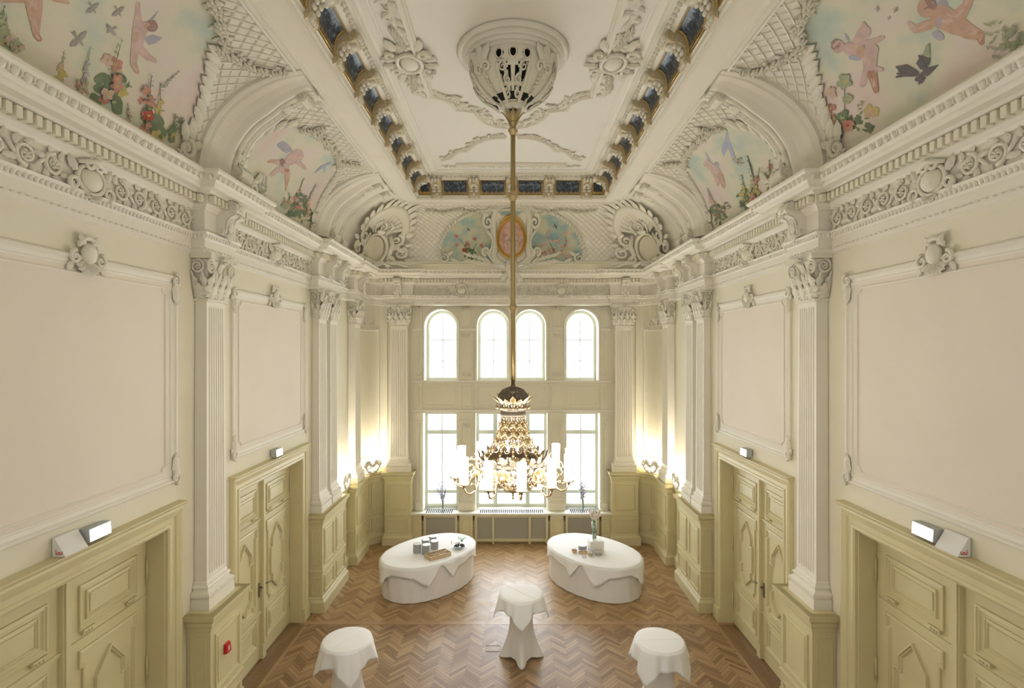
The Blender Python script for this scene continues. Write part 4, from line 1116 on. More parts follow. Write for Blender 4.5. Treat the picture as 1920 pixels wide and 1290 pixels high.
def paint_r1(P):
    F_, FP = 'flesh', 'flesh_pale'
    P.blob(1766, 18, 12, 20, 20, 'wing', 12, 0.2)
    P.limb(1765, 30, 1795, 45, 22, 21, F_); P.limb(1795, 45, 1812, 55, 18, 16, F_); P.limb(1815, 58, 1838, 66, 15, 10, F_); P.limb(1838, 66, 1842, 80, 9, 5, 'flesh_shade')
    P.limb(1798, 30, 1815, 8, 14, 9, F_); P.limb(1815, 8, 1818, -8, 9, 8, F_); P.limb(1742, 46, 1718, 54, 10, 8, F_); P.limb(1714, 52, 1706, 42, 7, 4, FP)
    P.blob(1738, 14, 18, 19, 10, F_); P.blob(1743, 8, 15, 12, 25, 'hair', 12, 0.25); P.blob(1760, 66, 12, 9, 30, 'wing', 10, 0.3); P.blob(1765, 35, 4, 20, 20, 'wing')
    # pale pair of cherubs
    P.poly([(1583, 60), (1588, 74), (1594, 76), (1590, 66)], 'wing'); P.limb(1605, 88, 1622, 58, 12, 12, FP); P.limb(1622, 56, 1620, 44, 8, 4, FP); P.limb(1630, 82, 1656, 70, 8, 4, FP); P.limb(1593, 90, 1612, 95, 12, 13, FP)
    P.blob(1572, 86, 12, 13, 0, FP); P.blob(1568, 82, 10, 10, 0, 'hair', 12, 0.3); P.blob(1573, 88, 6, 7, 0, 'flesh')
    P.limb(1632, 100, 1632, 128, 15, 12, FP); P.blob(1636, 92, 13, 11, 0, FP); P.limb(1627, 134, 1618, 158, 9, 5, FP); P.limb(1636, 136, 1644, 170, 9, 5, 'flesh_shade'); P.limb(1640, 128, 1654, 130, 6, 4, FP); P.blob(1605, 108, 12, 5, 10, 'blue', 10, 0.3); P.blob(1615, 97, 9, 12, 0, F_)
    # dark bird
    P.poly([(1680, 124), (1702, 120), (1722, 132), (1726, 142), (1712, 143), (1700, 143), (1690, 136)], 'bird'); P.poly([(1719, 118), (1728, 104), (1738, 108), (1747, 107), (1745, 120), (1728, 130)], 'bird')
    P.poly([(1728, 136), (1740, 126), (1757, 122), (1762, 120), (1754, 130), (1742, 142), (1729, 141)], 'bird'); P.poly([(1720, 143), (1738, 144), (1730, 156), (1716, 150)], 'bird'); P.poly([(1732, 100), (1738, 84), (1744, 80), (1746, 106)], 'leaf_pale')
    P.feathers(1718, 136, 168, 215, 6, 36, 4); P.feathers(1734, 128, -110, -55, 5, 26, 4); P.feathers(1728, 142, 100, 55, 4, 15, 3.5)
    P.bird(1646, 15, 5, 0, 'bird_pale'); P.bird(1680, 17, 5, 30, 'bird_pale'); P.bird(1668, 32, 4, 30, 'bird_pale')
    P.stalk(1585, 210, 1585, 155, 0, ['leaf_pale'], 5, 3, 'leaf'); P.flower(1585, 152, 15, 'leaf_pale', 'yellow'); P.flower(1561, 172, 11, 'rose_pale'); P.flower(1591, 184, 10, 'leaf_pale'); P.flower(1560, 202, 9, 'rose')
    P.bush(1575, 228, 26, ['rose', 'rose_pale', 'leaf_pale'], 9, 'leaf'); P.flower(1593, 234, 12, 'rose', 'red'); P.flower(1563, 224, 9, 'rose'); P.leafs(1612, 226, 18, 18, 'leaf'); P.flower(1635, 208, 14, 'yellow', 'rose'); P.flower(1632, 214, 10, 'rose_pale'); P.leafs(1633, 235, 16, 12, 'leaf'); P.leafs(1618, 195, 10, 8, 'leaf_pale')
    P.leafs(1905, 85, 26, 26, 'leaf_pale'); P.leafs(1895, 60, 16, 12, 'leaf_pale')
    for _ in range(30): P.blob(random.uniform(1850, 1919), random.uniform(40, 110), 5, 2, random.uniform(0, 180), 'leaf_pale', 7, 0.3)
def paint_l2(P):
    FP = 'flesh_pale'
    P.blob(533, 275, 16, 9, 30, 'wing', 12, 0.4); P.limb(540, 302, 558, 290, 9, 12, FP); P.blob(560, 290, 8, 8, 0, FP); P.limb(528, 306, 512, 302, 6, 4, FP); P.limb(512, 302, 501, 303, 4, 2, 'flesh'); P.limb(555, 300, 572, 315, 6, 3, FP)
    P.limb(520, 318, 508, 328, 5, 3, FP); P.blob(532, 315, 10, 11, 0, FP); P.blob(536, 318, 8, 5, 0, 'rose', 8, 0.4); P.poly([(533, 326), (544, 322), (541, 340), (535, 360), (534, 345)], 'flesh'); P.blob(530, 305, 7, 8, 0, 'hair', 10, 0.3)
    P.poly([(588, 326), (602, 310), (624, 303), (612, 311), (608, 322), (604, 314)], 'blue')
    for (x, y) in ((490, 335), (488, 350), (498, 340), (482, 345)): P.stroke([(x, y+14), (x+random.uniform(-6, 8), y-10)], 1.2, 'lilac')
    P.leafs(488, 358, 14, 16, 'leaf_pale')
    for (x, y, x2, y2) in ((553, 385, 568, 335), (570, 390, 592, 345), (545, 380, 540, 362), (575, 400, 582, 360), (535, 385, 532, 370)): P.stalk(x, y, x2, y2, 0, ['rose_pale', 'rose'], 4, 8, 'leaf_pale')
    P.bush(560, 380, 17, ['rose', 'rose_pale'], 12, 'leaf'); P.bush(572, 402, 15, ['yellow', 'rose_pale'], 6, 'leaf'); P.leafs(552, 395, 18, 26, 'leaf'); P.leafs(540, 385, 14, 14, 'leaf_pale'); P.flower(554, 370, 5, 'rose')
def paint_r2(P):
    FP = 'flesh_pale'
    P.poly([(1360, 250), (1364, 243), (1367, 262), (1374, 278), (1381, 300), (1377, 304), (1371, 284), (1366, 274), (1358, 280), (1358, 294), (1353, 284), (1354, 272), (1360, 264)], 'blue')
    P.poly([(1322, 283), (1332, 298), (1335, 307), (1328, 304)], 'wing'); P.limb(1328, 308, 1338, 314, 7, 8, FP); P.limb(1340, 316, 1346, 328, 9, 8, FP); P.blob(1326, 306, 7, 6, 0, FP); P.limb(1345, 330, 1347, 346, 6, 3, FP); P.limb(1350, 328, 1358, 350, 6, 3, 'flesh'); P.blob(1344, 308, 5, 6, 0, 'wing')
    P.stalk(1420, 385, 1402, 292, 4, ['rose_pale', 'leaf_pale'], 6, 11, 'leaf'); P.stalk(1400, 380, 1392, 328, 0, ['yellow'], 6, 8, 'leaf'); P.stalk(1412, 375, 1426, 315, 0, ['yellow', 'rose'], 6, 8, 'leaf')
    P.bush(1403, 365, 17, ['yellow', 'yellow'], 10, 'leaf'); P.bush(1418, 362, 13, ['yellow'], 6, 'leaf'); P.leafs(1405, 380, 16, 24, 'leaf'); P.flower(1414, 377, 6, 'red', 'rose'); P.flower(1422, 334, 5, 'rose')
    P.stalk(1448, 360, 1444, 300, 0, ['rose', 'yellow'], 6, 9, 'leaf'); P.bush(1447, 345, 12, ['yellow', 'rose_pale'], 7, 'leaf'); P.flower(1445, 312, 6, 'rose')
    P.stalk(1338, 385, 1327, 352, 0, ['rose_pale', 'lilac'], 5, 8, 'leaf_pale'); P.bush(1345, 393, 15, ['rose', 'rose_pale'], 11, 'leaf'); P.bush(1362, 388, 9, ['rose_pale', 'yellow'], 5, 'leaf'); P.leafs(1350, 408, 12, 16, 'leaf'); P.bush(1385, 300, 10, ['rose_pale'], 4, 'leaf_pale')
g1 = [[(m1r[5][0]-0.02, m1r[5][1]), (m1r[6][0], m1r[6][1]), (m1r[8][0], m1r[8][1])], [(m1r[5][0], m1r[5][1]), (6.45, 1.22), (6.62, 1.42)]]
b1r = [(m1r[0][0]+0.03, 0.12)]+[(u+0.05, t) for u, t in m1r[0:6]]
b1l = [(2*YC1-u, t) for u, t in b1r]
def side_kw(sd): return dict()
for sd in (-1, 1):
    nm = 'left' if sd < 0 else 'right'
    lunette('large near %s cove painting: %s' % (nm, 'cherub with raised arm, hollyhocks and grey birds' if sd < 0 else 'three cherubs, a dark bird and roses'), sd, m1full, None,
            paint_l1 if sd < 0 else paint_r1, 3.42, 6.62, g1, [(m1r[0][0]+0.02, 0.12, -1)], [(b1r, 1)])
    e = m2o; N = len(e)
    bl = [(u-0.03, t) for u, t in e[0:9]]; br = [(u+0.03, t) for u, t in e[16:24]][::-1]
    gg = [[e[9], e[10], e[11], e[12], e[13], e[14], e[15], e[16]], [(e[10][0], e[10][1]), (e[10][0]+0.05, 1.35)], [e[15], (e[15][0]+0.35, 1.40)]]
    lunette('smaller far %s cove painting: %s' % (nm, 'pink cherubs with a swallow over meadow flowers' if sd < 0 else 'small cherub and swallow above yellow flowers'), sd, m2full, None,
            paint_l2 if sd < 0 else paint_r2, 7.42, 10.46, gg, [(e[-1][0]-0.05, 0.12, -1), (e[0][0]+0.0, 0.14, 1)], [(bl, 1), (br, -1)])

# ================================================================ back cove: fan painting, trellis, medallion cartouche
t = thing('ceiling_mural', 'fan shaped painting of red and pink flowers over the windows', 'ceiling painting', (0, 13.9, 7.66))
ol = [(828, 488), (826, 470), (832, 450), (842, 432), (856, 417), (875, 405), (897, 397), (925, 394), (959, 393), (993, 394), (1021, 397), (1043, 405), (1062, 417), (1076, 432), (1086, 450), (1092, 470), (1090, 488)]
bo = [pix_back(*p) for p in ol]
bpoly = [(bo[0][0], 0.05)]+bo+[(bo[-1][0], 0.05)]
mb = MB(); fan(mb, bpoly, back_pt, 12, 0, (0, 0.3)); mb.build('painted_canvas', SKYB, t, True)
P = Paint(pix_back, back_pt)
P.bird(878, 430, 4, -40); P.bird(1041, 424, 5, -20)
for x, y in ((856, 443), (890, 448), (857, 459), (903, 460)): P.flower(x, y, 4.5, 'rose', 'red')
P.flower(876, 458, 6.5, 'rose', 'red'); P.flower(872, 470, 6, 'red', 'red'); P.leafs(882, 480, 12, 26, 'leaf'); P.leafs(880, 465, 10, 12, 'leaf'); P.stroke([(882, 482), (890, 462), (895, 455)], 0.6); P.stroke([(880, 482), (868, 455), (860, 447)], 0.6)
for _ in range(46):
    q = random.random(); x = 1020+48*q+random.uniform(-8, 8); y = 484-random.random()**1.2*(28 if 0.2 < q < 0.95 else 12); P.flower(x, y, random.uniform(1.8, 3.2), random.choice(['rose_pale', 'rose', 'rose_pale']))
P.stroke([(1040, 475), (1030, 452), (1024, 440)], 0.6); P.stroke([(1055, 470), (1062, 455), (1060, 440)], 0.6)
for x, y in ((1028, 433), (1026, 443), (1030, 452), (1042, 452), (1048, 450), (1058, 440), (1062, 436), (1062, 452), (1016, 460), (1024, 457)): P.flower(x, y, 4, 'rose_pale', 'rose')
P.build('painted_flowers', t)
mb = MB(); leaf_border(mb, [(u, tt) for u, tt in bo[:9]], back_pt, 0.18, 0.07, 0.095, 0, 0.05, 0.6, 1.3, 1); leaf_border(mb, [(u, tt) for u, tt in bo[8:]][::-1], back_pt, 0.18, 0.07, 0.095, 0, 0.05, 0.6, 1.3, -1)
mb.build('leaf_border', STUCB, t, True)
mb = MB(lambda v: back_pt(v.x, v.z/1.3, v.y+0.01))
for sg in (-1, 1):
    mb.spiral(sg*1.80, 0.16, 0.13, 1.5, pi/2, sg, 0.035, 0.02); mb.leaf(sg*1.72, 0.22, pi/2-sg*-0.9, 0.24, 0.10, 0.05, 0.02); mb.leaf(sg*1.62, 0.14, pi/2+sg*1.9, 0.22, 0.09, 0.05, 0.02)
mb.build('scroll_foot', STUCB, t, True)
skb = lambda u, tt: inside(bpoly, u, tt) or abs(u) > CXO+CA*cos(tt)-0.55
lattice(None, -3.3, 3.3, 0.12, 1.5, back_pt, skb, 0.15, 0.009).build('trellis_relief', STUC, t, True)
mb = MB()
garland(mb, [(-2.1, 1.30), (-1.7, 1.22), (-1.3, 1.32), (-0.8, 1.20), (-0.5, 1.25)], back_pt, 1.3, 0.055); garland(mb, [(2.1, 1.30), (1.7, 1.22), (1.3, 1.32), (0.8, 1.20), (0.5, 1.25)], back_pt, 1.3, 0.055)
mb.build('flower_garland', STUCB, t, True)
# medallion
MD = (0, 13.72, 8.18)
t = thing('medallion', 'oval rose coloured medallion in a gilt frame above the windows', 'medallion', MD, BACK)
def coveout(z):
    q = max(0, min(0.97, (z-CZ)/CB)); return max(0, 13.72-(CYO+CA*sqrt(1-q*q)))
mb = MB(lambda v: Vector((v.x, v.y+coveout(8.18+v.z)+0.075, v.z)))
n = 40; a_, b_ = 0.40, 0.52
for (k0, k1, y0, y1) in ((1.0, 1.0, 0, 0.06), (1.0, 0.94, 0.06, 0.085), (0.94, 0.88, 0.085, 0.05), (0.88, 0.84, 0.05, 0.065), (0.84, 0.80, 0.065, 0.03)):
    vs = [(a_*k*cos(2*pi*i/n), y, b_*k*sin(2*pi*i/n)) for k, y in ((k0, y0), (k1, y1)) for i in range(n)]
    mb.add(vs, [(i, (i+1) % n, n+(i+1) % n, n+i) for i in range(n)], 0, True)
f_ = mb.build('gilt_frame', GILT, t)
ROSEF = mat('rose_field', (0.56, 0.33, 0.25), 0.7, noise=((0.66, 0.46, 0.37), 7, 0.4, 0.6)); ROSEL = mat('rose_relief', (0.70, 0.52, 0.44), 0.7)
mb = MB(mb.xf); mb.add([(0, 0.03, 0)]+[(a_*0.81*cos(2*pi*i/n), 0.03, b_*0.81*sin(2*pi*i/n)) for i in range(n)], [(0, 1+i, 1+(i+1) % n) for i in range(n)]); mb.build('rose_panel', ROSEF, t)
mb = MB(mb.xf)
for sg in (-1, 1):
    mb.ell((sg*0.10, 0.035, 0.18), (0.045, 0.03, 0.05), 8, 6); mb.ell((sg*0.11, 0.035, 0.04), (0.06, 0.03, 0.10), 8, 6, 0, sg*0.3)
    mb.tube([(sg*0.10, 0.04, 0.10), (sg*0.18, 0.04, 0.06), (sg*0.06, 0.05, 0.0)], [0.028, 0.022, 0.015], 6); mb.tube([(sg*0.11, 0.04, -0.03), (sg*0.16, 0.04, -0.15), (sg*0.10, 0.04, -0.27)], [0.04, 0.032, 0.018], 6); mb.tube([(sg*0.09, 0.04, -0.03), (sg*0.03, 0.045, -0.14), (sg*0.04, 0.04, -0.26)], [0.04, 0.03, 0.018], 6)
mb.build('putti_relief', ROSEL, t)
t = thing('stucco_cartouche', 'white scrolled cartouche around the oval medallion over the windows', 'cartouche', (0, 13.72, 8.18), BACK)
xfm = lambda v: Vector((v.x, v.y+coveout(8.18+v.z)+0.03, v.z))
mb = MB(xfm)
for sg in (-1, 1):
    pts = [(sg*0.16, 0, 0.70), (sg*0.40, 0, 0.62), (sg*0.46, 0, 0.45), (sg*0.44, 0, 0.2), (sg*0.40, 0, 0.0), (sg*0.42, 0, -0.25), (sg*0.46, 0, -0.42), (sg*0.36, 0, -0.58), (sg*0.16, 0, -0.66)]
    mb.tube([(x, 0.0, z) for x, _, z in pts], [0.06, 0.09, 0.08, 0.07, 0.065, 0.08, 0.09, 0.09, 0.06], 8)
    mb.spiral(sg*0.60, 0.40, 0.15, 1.5, pi/2+sg*0.2, -sg, 0.05, 0.0); mb.tube([(sg*0.42, 0.02, 0.62), (sg*0.55, 0.03, 0.60), (sg*0.66, 0.03, 0.52)], [0.05, 0.05, 0.05], 6)
    mb.spiral(sg*0.66, -0.30, 0.11, 1.4, -pi/2, sg, 0.045, 0.0); mb.tube([(sg*0.68, 0.0, 0.28), (sg*0.55, 0.0, 0.14), (sg*0.48, 0.0, 0.0), (sg*0.50, 0.0, -0.2), (sg*0.62, 0.0, -0.38)], [0.04, 0.045, 0.045, 0.045, 0.045], 6)
    mb.leaf(sg*0.1, 0.66, pi/2-sg*1.2, 0.35, 0.16, 0.07, 0.03); mb.leaf(sg*0.25, 0.60, pi/2-sg*0.4, 0.25, 0.14, 0.07, 0.03)
mb.shell(0, 0.56, 0.22, 0.15*pi, 0.85*pi, 9, 0.08, 0.02)
mb.tube([(0.55*cos(pi*q/12), -0.05, 0.60+0.22*sin(pi*q/12)) for q in range(13)], [0.03]+[0.06]*11+[0.03], 8)
mb.build('scroll_frame', STUCB, t)
hp = [(0, 0.80), (0.24, 0.76), (0.46, 0.64), (0.42, 0.47), (0.50, 0.38), (0.58, 0.30), (0.52, 0.12), (0.47, -0.08), (0.50, -0.28), (0.62, -0.40), (0.50, -0.56), (0.24, -0.70), (0, -0.78)]
hp = hp+[(-x, z) for x, z in reversed(hp[1:-1])]
mb = MB(xfm); nn = len(hp); ii = [(x*0.62, z*0.62) for x, z in hp]
mb.add([(x, -0.03, z) for x, z in hp]+[(x*0.97, 0.0, z*0.97) for x, z in hp]+[(x, 0.005, z) for x, z in ii], [(i, (i+1) % nn, nn+(i+1) % nn, nn+i) for i in range(nn)]+[(nn+i, nn+(i+1) % nn, 2*nn+(i+1) % nn, 2*nn+i) for i in range(nn)]+[tuple(2*nn+i for i in range(nn))])
mb.build('back_plate', STUC, t)
mb = MB()
for sg in (-1, 1):
    for k in range(7):
        x = 0.28+k*0.13; mb.leaf(sg*x, -0.66+0.10*abs(k-2)*0.2+0.02*k, pi/2-sg*(0.75+0.05*k), 0.26, 0.06, 0.03, 0.12); mb.leaf(sg*x, -0.66+0.02*k, -sg*0.25 if sg > 0 else pi+0.25, 0.24, 0.06, 0.03, 0.13)
    mb.tube([(sg*0.1, 0.12, -0.78), (sg*0.5, 0.13, -0.68), (sg*1.15, 0.12, -0.52)], [0.02, 0.016, 0.008], 5)
mb.build('palm_branch', STUCB, t)
mb = MB()
mb.tube([(0, 0.02, -0.5), (0, 0.12, -0.75), (0, 0.10, -1.0)], [0.14, 0.17, 0.08], 8)
for sg in (-1, 1):
    mb.leaf(sg*0.08, -0.85, -pi/2+sg*0.7, 0.32, 0.14, 0.06, 0.12); mb.leaf(sg*0.02, -0.9, -pi/2+sg*0.25, 0.36, 0.12, 0.06, 0.10); mb.spiral(sg*0.22, -1.02, 0.07, 1.3, 0, sg, 0.03, 0.10)
mb.leaf(0, -1.0, -pi/2, 0.34, 0.12, 0.05, -0.05); mb.rosette(0, -0.72, 0.10, 7, 0.24)
mb.build('pendant_foot', STUCB, t)
# corner ornaments
def corner_orn(sd, label):
    t = thing('corner_ornament', label, 'stucco ornament', (sd*3.62, 13.62, 7.62), BACK+sd*pi/4*-1)
    # diagonal concave corner: surface leans into the room with height and away from the mitre
    def xf(v):
        zz = max(0.0, min(1.0, v.z/CB)); lean = (CA-CA*sqrt(max(0, 1-zz*zz)))*1.414
        return Vector((v.x, v.y+lean-0.02+sqrt(v.x*v.x+0.06)*0.75-0.18, v.z))
    mb = MB(xf)
    mb.shell(0, 0.62, 0.50, 0.08*pi, 0.92*pi, 11, 0.10, 0.05, 0, 0.3)
    mb.tube([(0.56*cos(pi*(0.03+0.94*q/14)), 0.08, 0.60+0.50*sin(pi*(0.03+0.94*q/14))) for q in range(15)], [0.05]+[0.075]*13+[0.05], 7)
    for q in range(13):
        a = pi*(0.03+0.94*q/12); mb.leaf(0.60*cos(a), 0.60+0.52*sin(a), a, 0.17, 0.13, 0.06, 0.08)
    mb.build('shell_canopy', STUCB, t)
    mb = MB(xf)
    mb.ell((0, -0.02, 0.30), (0.27, 0.035, 0.32), 14, 9)
    mb.tube([(0.30*cos(2*pi*q/18), 0.05, 0.30+0.35*sin(2*pi*q/18)) for q in range(18)], 0.035, 6, 0, True)
    mb.build('shield', WALL, t)
    mb = MB(xf)
    for sg in (-1, 1):
        mb.spiral(sg*0.46, 0.52, 0.15, 1.6, pi/2, -sg, 0.045, 0.02); mb.spiral(sg*0.62, 0.22, 0.14, 1.6, pi/2, -sg, 0.045, 0.0); mb.spiral(sg*0.38, 0.05, 0.10, 1.5, -pi/2, sg, 0.035, 0.06)
        mb.tube([(sg*0.28, 0.07, 0.62), (sg*0.40, 0.06, 0.40), (sg*0.36, 0.06, 0.15), (sg*0.5, 0.05, -0.02), (sg*0.72, 0.03, 0.02)], [0.04, 0.05, 0.05, 0.045, 0.03], 7)
        for k, (x, z, a, L) in enumerate(((0.5, 0.66, 0.5, 0.2), (0.66, 0.42, 0.2, 0.2), (0.3, 0.0, -1.2, 0.2), (0.55, 0.0, -0.5, 0.28), (0.70, 0.06, -0.1, 0.25), (0.2, 0.66, 1.2, 0.2), (0.42, 0.3, 0.8, 0.2), (0.52, 0.32, -0.3, 0.2))):
            mb.leaf(sg*x, z, a if sg > 0 else pi-a, L, 0.10, 0.05, 0.05)
        mb.rosette(sg*0.50, 0.36, 0.07, 6, 0.06)
        mb.tube([(sg*0.10, 0.10, 0.92), (sg*0.24, 0.10, 0.80), (sg*0.16, 0.12, 0.64)], [0.02, 0.035, 0.02], 6)
    mb.ell((0, 0.12, 0.68), (0.13, 0.06, 0.05), 10, 6); mb.spiral(0, 0.78, 0.09, 1.3, pi/2, 1, 0.03, 0.10)
    mb.build('scrollwork', STUCB, t)
    mb = MB(lambda v: Vector((v.x, v.y+abs(v.x)*0.8+0.12, v.z)))
    for sg in (-1, 1):
        for k in range(6): mb.leaf(sg*(0.1+0.1*k), -0.04, (-0.25 if sg > 0 else pi+0.25)+0.25*sg*(k % 3-1), 0.26, 0.06, 0.04, 0.02)
    mb.shell(0, -0.02, 0.15, -pi, 0, 7, 0.05, 0.03)
    mb.build('palm_branch', STUCB, t)
corner_orn(-1, 'carved shell and scroll ornament filling the left ceiling corner')
corner_orn(1, 'carved shell and scroll ornament filling the right ceiling corner')

# ================================================================ frieze: rinceau relief, cartouches, consoles
def rinceau(mb, x0, x1, zc, H):
    n = max(1, int((x1-x0)/(H*0.95)+0.5)); sp = (x1-x0)/n
    for i in range(n):
        c = x0+(i+0.5)*sp; up = 1 if i % 2 else -1
        mb.spiral(c, zc, H*0.36, 1.7, -pi/2*up, up, 0.020, 0.006, 20, 0, 5); mb.rosette(c, zc, H*0.16, 5, 0.015, 0.035)
        mb.tube([(c+sp*0.30, 0.015, zc-up*H*0.15), (c+sp*0.5, 0.02, zc+up*H*0.05), (c+sp*0.7, 0.015, zc+up*H*0.25)], [0.014, 0.018, 0.012], 5)
        for a in (0.6, 1.6, 2.5, -0.7, -1.6, -2.4): mb.leaf(c+H*0.33*cos(a), zc+H*0.33*sin(a), a+0.7*up, H*0.34, H*0.20, 0.03, 0.006, 0.015, 0.6*up, 5)
def frieze(label, loc, rz, L, cart=True, depth=0.05, Lc=0.26):
    t = thing('frieze_relief', label, 'stucco frieze', loc, rz)
    for sg in (-1, 1):
        mb = MB(lambda v: Vector((sg*v.x, depth+v.y, v.z))); rinceau(mb, Lc if cart else 0.02, L/2-0.03, 0, 0.28); mb.build('scrolling_foliage', STUCB, t)
    if cart:
        mb = MB(lambda v: Vector((v.x, depth+v.y, v.z)))
        mb.ell((0, 0.02, -0.01), (0.13, 0.07, 0.11), 14, 8)
        mb.tube([(0.16*cos(2*pi*q/16), 0.03, -0.01+0.135*sin(2*pi*q/16)) for q in range(16)], 0.022, 6, 0, True)
        for sg in (-1, 1):
            mb.spiral(sg*0.06, 0.13, 0.06, 1.4, pi/2, sg, 0.022, 0.05); mb.spiral(sg*0.20, -0.09, 0.07, 1.4, -pi/2, sg, 0.024, 0.03); mb.leaf(sg*0.18, 0.03, pi/2-sg*0.5, 0.15, 0.08, 0.05, 0.02); mb.leaf(sg*0.16, -0.12, -pi/2+sg*1.2, 0.14, 0.08, 0.05, 0.02)
        mb.shell(0, -0.12, 0.10, -0.9*pi, -0.1*pi, 6, 0.05, 0.03); mb.tube([(-0.16, 0.04, 0.12), (0, 0.08, 0.17), (0.16, 0.04, 0.12)], [0.02, 0.035, 0.02], 6)
        mb.build('cartouche', STUCB, t)
    return t
FZ = 6.93
frieze('carved frieze with shield cartouche above the near left door panel', (-WX, 5.0, FZ), LEFT, 3.26)
frieze('carved frieze with shield cartouche above the far left door panel', (-WX, 8.93, FZ), LEFT, 3.18)
frieze('carved frieze with shield cartouche above the near right door panel', (WX, 5.0, FZ), RIGHT, 3.26)
frieze('carved frieze with shield cartouche above the far right door panel', (WX, 8.93, FZ), RIGHT, 3.18)
frieze('short carved frieze between the paired and narrow left pilasters', (-WX, 12.44, FZ), LEFT, 0.95, False)
frieze('short carved frieze between the paired and narrow right pilasters', (WX, 12.44, FZ), RIGHT, 0.95, False)
frieze('long low relief frieze over the windows, left half', (-1.37, 14.42, FZ), BACK, 2.64, True)
frieze('long low relief frieze over the windows, right half', (1.37, 14.42, FZ), BACK, 2.64, True)
def console(label, loc, rz, depth=0.05, group=None):
    t = thing('console_bracket', label, 'console bracket', loc, rz, group)
    # S-profile side: (out, z)
    pf = [(0.0, 7.24), (0.20, 7.26), (0.27, 7.22), (0.285, 7.16), (0.25, 7.10), (0.18, 7.07), (0.13, 7.03), (0.11, 6.96), (0.115, 6.90), (0.10, 6.84), (0.06, 6.81), (0.0, 6.82)]
    hw = 0.095; mb = MB(); n = len(pf)
    mb.add([(-hw, depth+o, z) for o, z in pf]+[(hw, depth+o, z) for o, z in pf], [tuple(range(n)), tuple(range(2*n-1, n-1, -1))]+[(i, i+1, n+i+1, n+i) for i in range(n-1)]); mb.build('scroll_body', STUC, t)
    mb = MB()
    for sg in (-1, 1):
        mb.xf = lambda v: Vector((sg*(hw+0.002+v.y*0.5), depth+v.x, v.z))
        mb.spiral(0.21, 7.17, 0.065, 1.7, pi/2, -1, 0.014, 0.0); mb.spiral(0.06, 6.87, 0.04, 1.4, -pi/2, 1, 0.010, 0.0)
        mb.xf = lambda v: Vector((sg*(hw-0.012)+v.x, depth+v.y, v.z)); mb.tube([(0, 0.25, 7.09), (0, 0.17, 7.05), (0, 0.13, 6.98), (0, 0.125, 6.90), (0, 0.10, 6.83)], 0.012, 5)
    mb.build('side_volutes', STUC, t)
    mb = MB(lambda v: Vector((v.x, depth+0.125+v.y, v.z)))
    for z in (6.85, 6.90, 6.95): mb.leaf(0, z, pi/2, 0.14, 0.12, 0.03, 0.0, 0.03)
    mb.ell((0, 0.16, 7.17), (0.075, 0.03, 0.05), 10, 6); mb.shell(0, 7.12, 0.06, -pi, 0, 5, 0.03, 0.12); mb.leaf(0, 6.86, -pi/2, 0.14, 0.10, 0.04, -0.01)
    mb.rosette(0, 6.76, 0.045, 6, -0.02)
    mb.build('acanthus_face', STUCB, t)
    return t
cb = console('stucco console bracket above the fluted pilaster between the left doors', (-WX+0.17, 6.98, 0), LEFT)
for lab, loc, rz in (('stucco console bracket above the fluted pilaster between the right doors', (WX-0.17, 6.98, 0), RIGHT),
    ('nearer console bracket above the left paired pilasters', (-WX+0.17, 10.965, 0), LEFT), ('farther console bracket above the left paired pilasters', (-WX+0.17, 11.635, 0), LEFT),
    ('nearer console bracket above the right paired pilasters', (WX-0.17, 10.965, 0), RIGHT), ('farther console bracket above the right paired pilasters', (WX-0.17, 11.635, 0), RIGHT),
    ('console bracket above the narrow pilaster by the left niche', (-WX+0.17, 13.34, 0), LEFT), ('console bracket above the narrow pilaster by the right niche', (WX-0.17, 13.34, 0), RIGHT),
    ('console bracket above the pilaster left of the windows', (-3.09, 14.32, 0), BACK), ('console bracket above the pilaster right of the windows', (3.09, 14.32, 0), BACK)):
    dup(cb, loc, rz, lab)

# ================================================================ ceiling: consoles and painted panels of the coffer frieze
def modillion(label, loc, rz, group):
    t = thing('ceiling_bracket', label, 'ceiling bracket', loc, rz, group)
    # local: y towards the coffer centre, z absolute; starts on the beam edge
    pf = [(0.02, 8.80), (0.06, 8.82), (0.085, 8.88), (0.07, 8.95), (0.09, 9.02), (0.15, 9.07), (0.24, 9.08), (0.30, 9.11), (0.33, 9.16), (0.32, 9.20), (0.28, 9.23), (0.04, 9.23)]
    hw = 0.12; n = len(pf); mb = MB()
    mb.add([(-hw, o, z) for o, z in pf]+[(hw, o, z) for o, z in pf], [tuple(range(n)), tuple(range(2*n-1, n-1, -1))]+[(i, (i+1) % n, n+(i+1) % n, n+i) for i in range(n)]); b = mb.build('scroll_body', BROCHRE, t)
    mb = MB()
    for sg in (-1, 1):
        mb.xf = lambda v: Vector((sg*(hw+v.y*0.5), v.x, v.z)); mb.spiral(0.255, 9.155, 0.06, 1.7, pi/2, -1, 0.013, 0.0); mb.spiral(0.055, 8.87, 0.04, 1.4, -pi/2, 1, 0.010, 0.0)
    mb.build('side_volutes', BROCHRE, t)
    mb = MB()
    for k in (-1, 0, 1):
        mb.ell((k*0.07, 0.33, 9.15), (0.035, 0.05, 0.05), 7, 5); mb.ell((k*0.055, 0.07, 8.84), (0.028, 0.035, 0.045), 6, 4)
    for (y_, z_) in ((0.10, 8.97), (0.13, 9.03), (0.19, 9.06)):
        for k in (-1, 1): mb.ell((k*0.055, y_, z_), (0.05, 0.03, 0.035), 6, 4)
    mb.ell((0, 0.24, 9.07), (0.06, 0.06, 0.03), 8, 5); mb.ell((0, 0.06, 8.90), (0.05, 0.04, 0.05), 8, 5)
    mb.build('acanthus_face', STUCB, t)
    return t
ys = [11.80-0.88*k for k in range(8)]
proto = None
ordn = ['first', 'second', 'third', 'fourth', 'fifth', 'sixth', 'seventh', 'eighth']
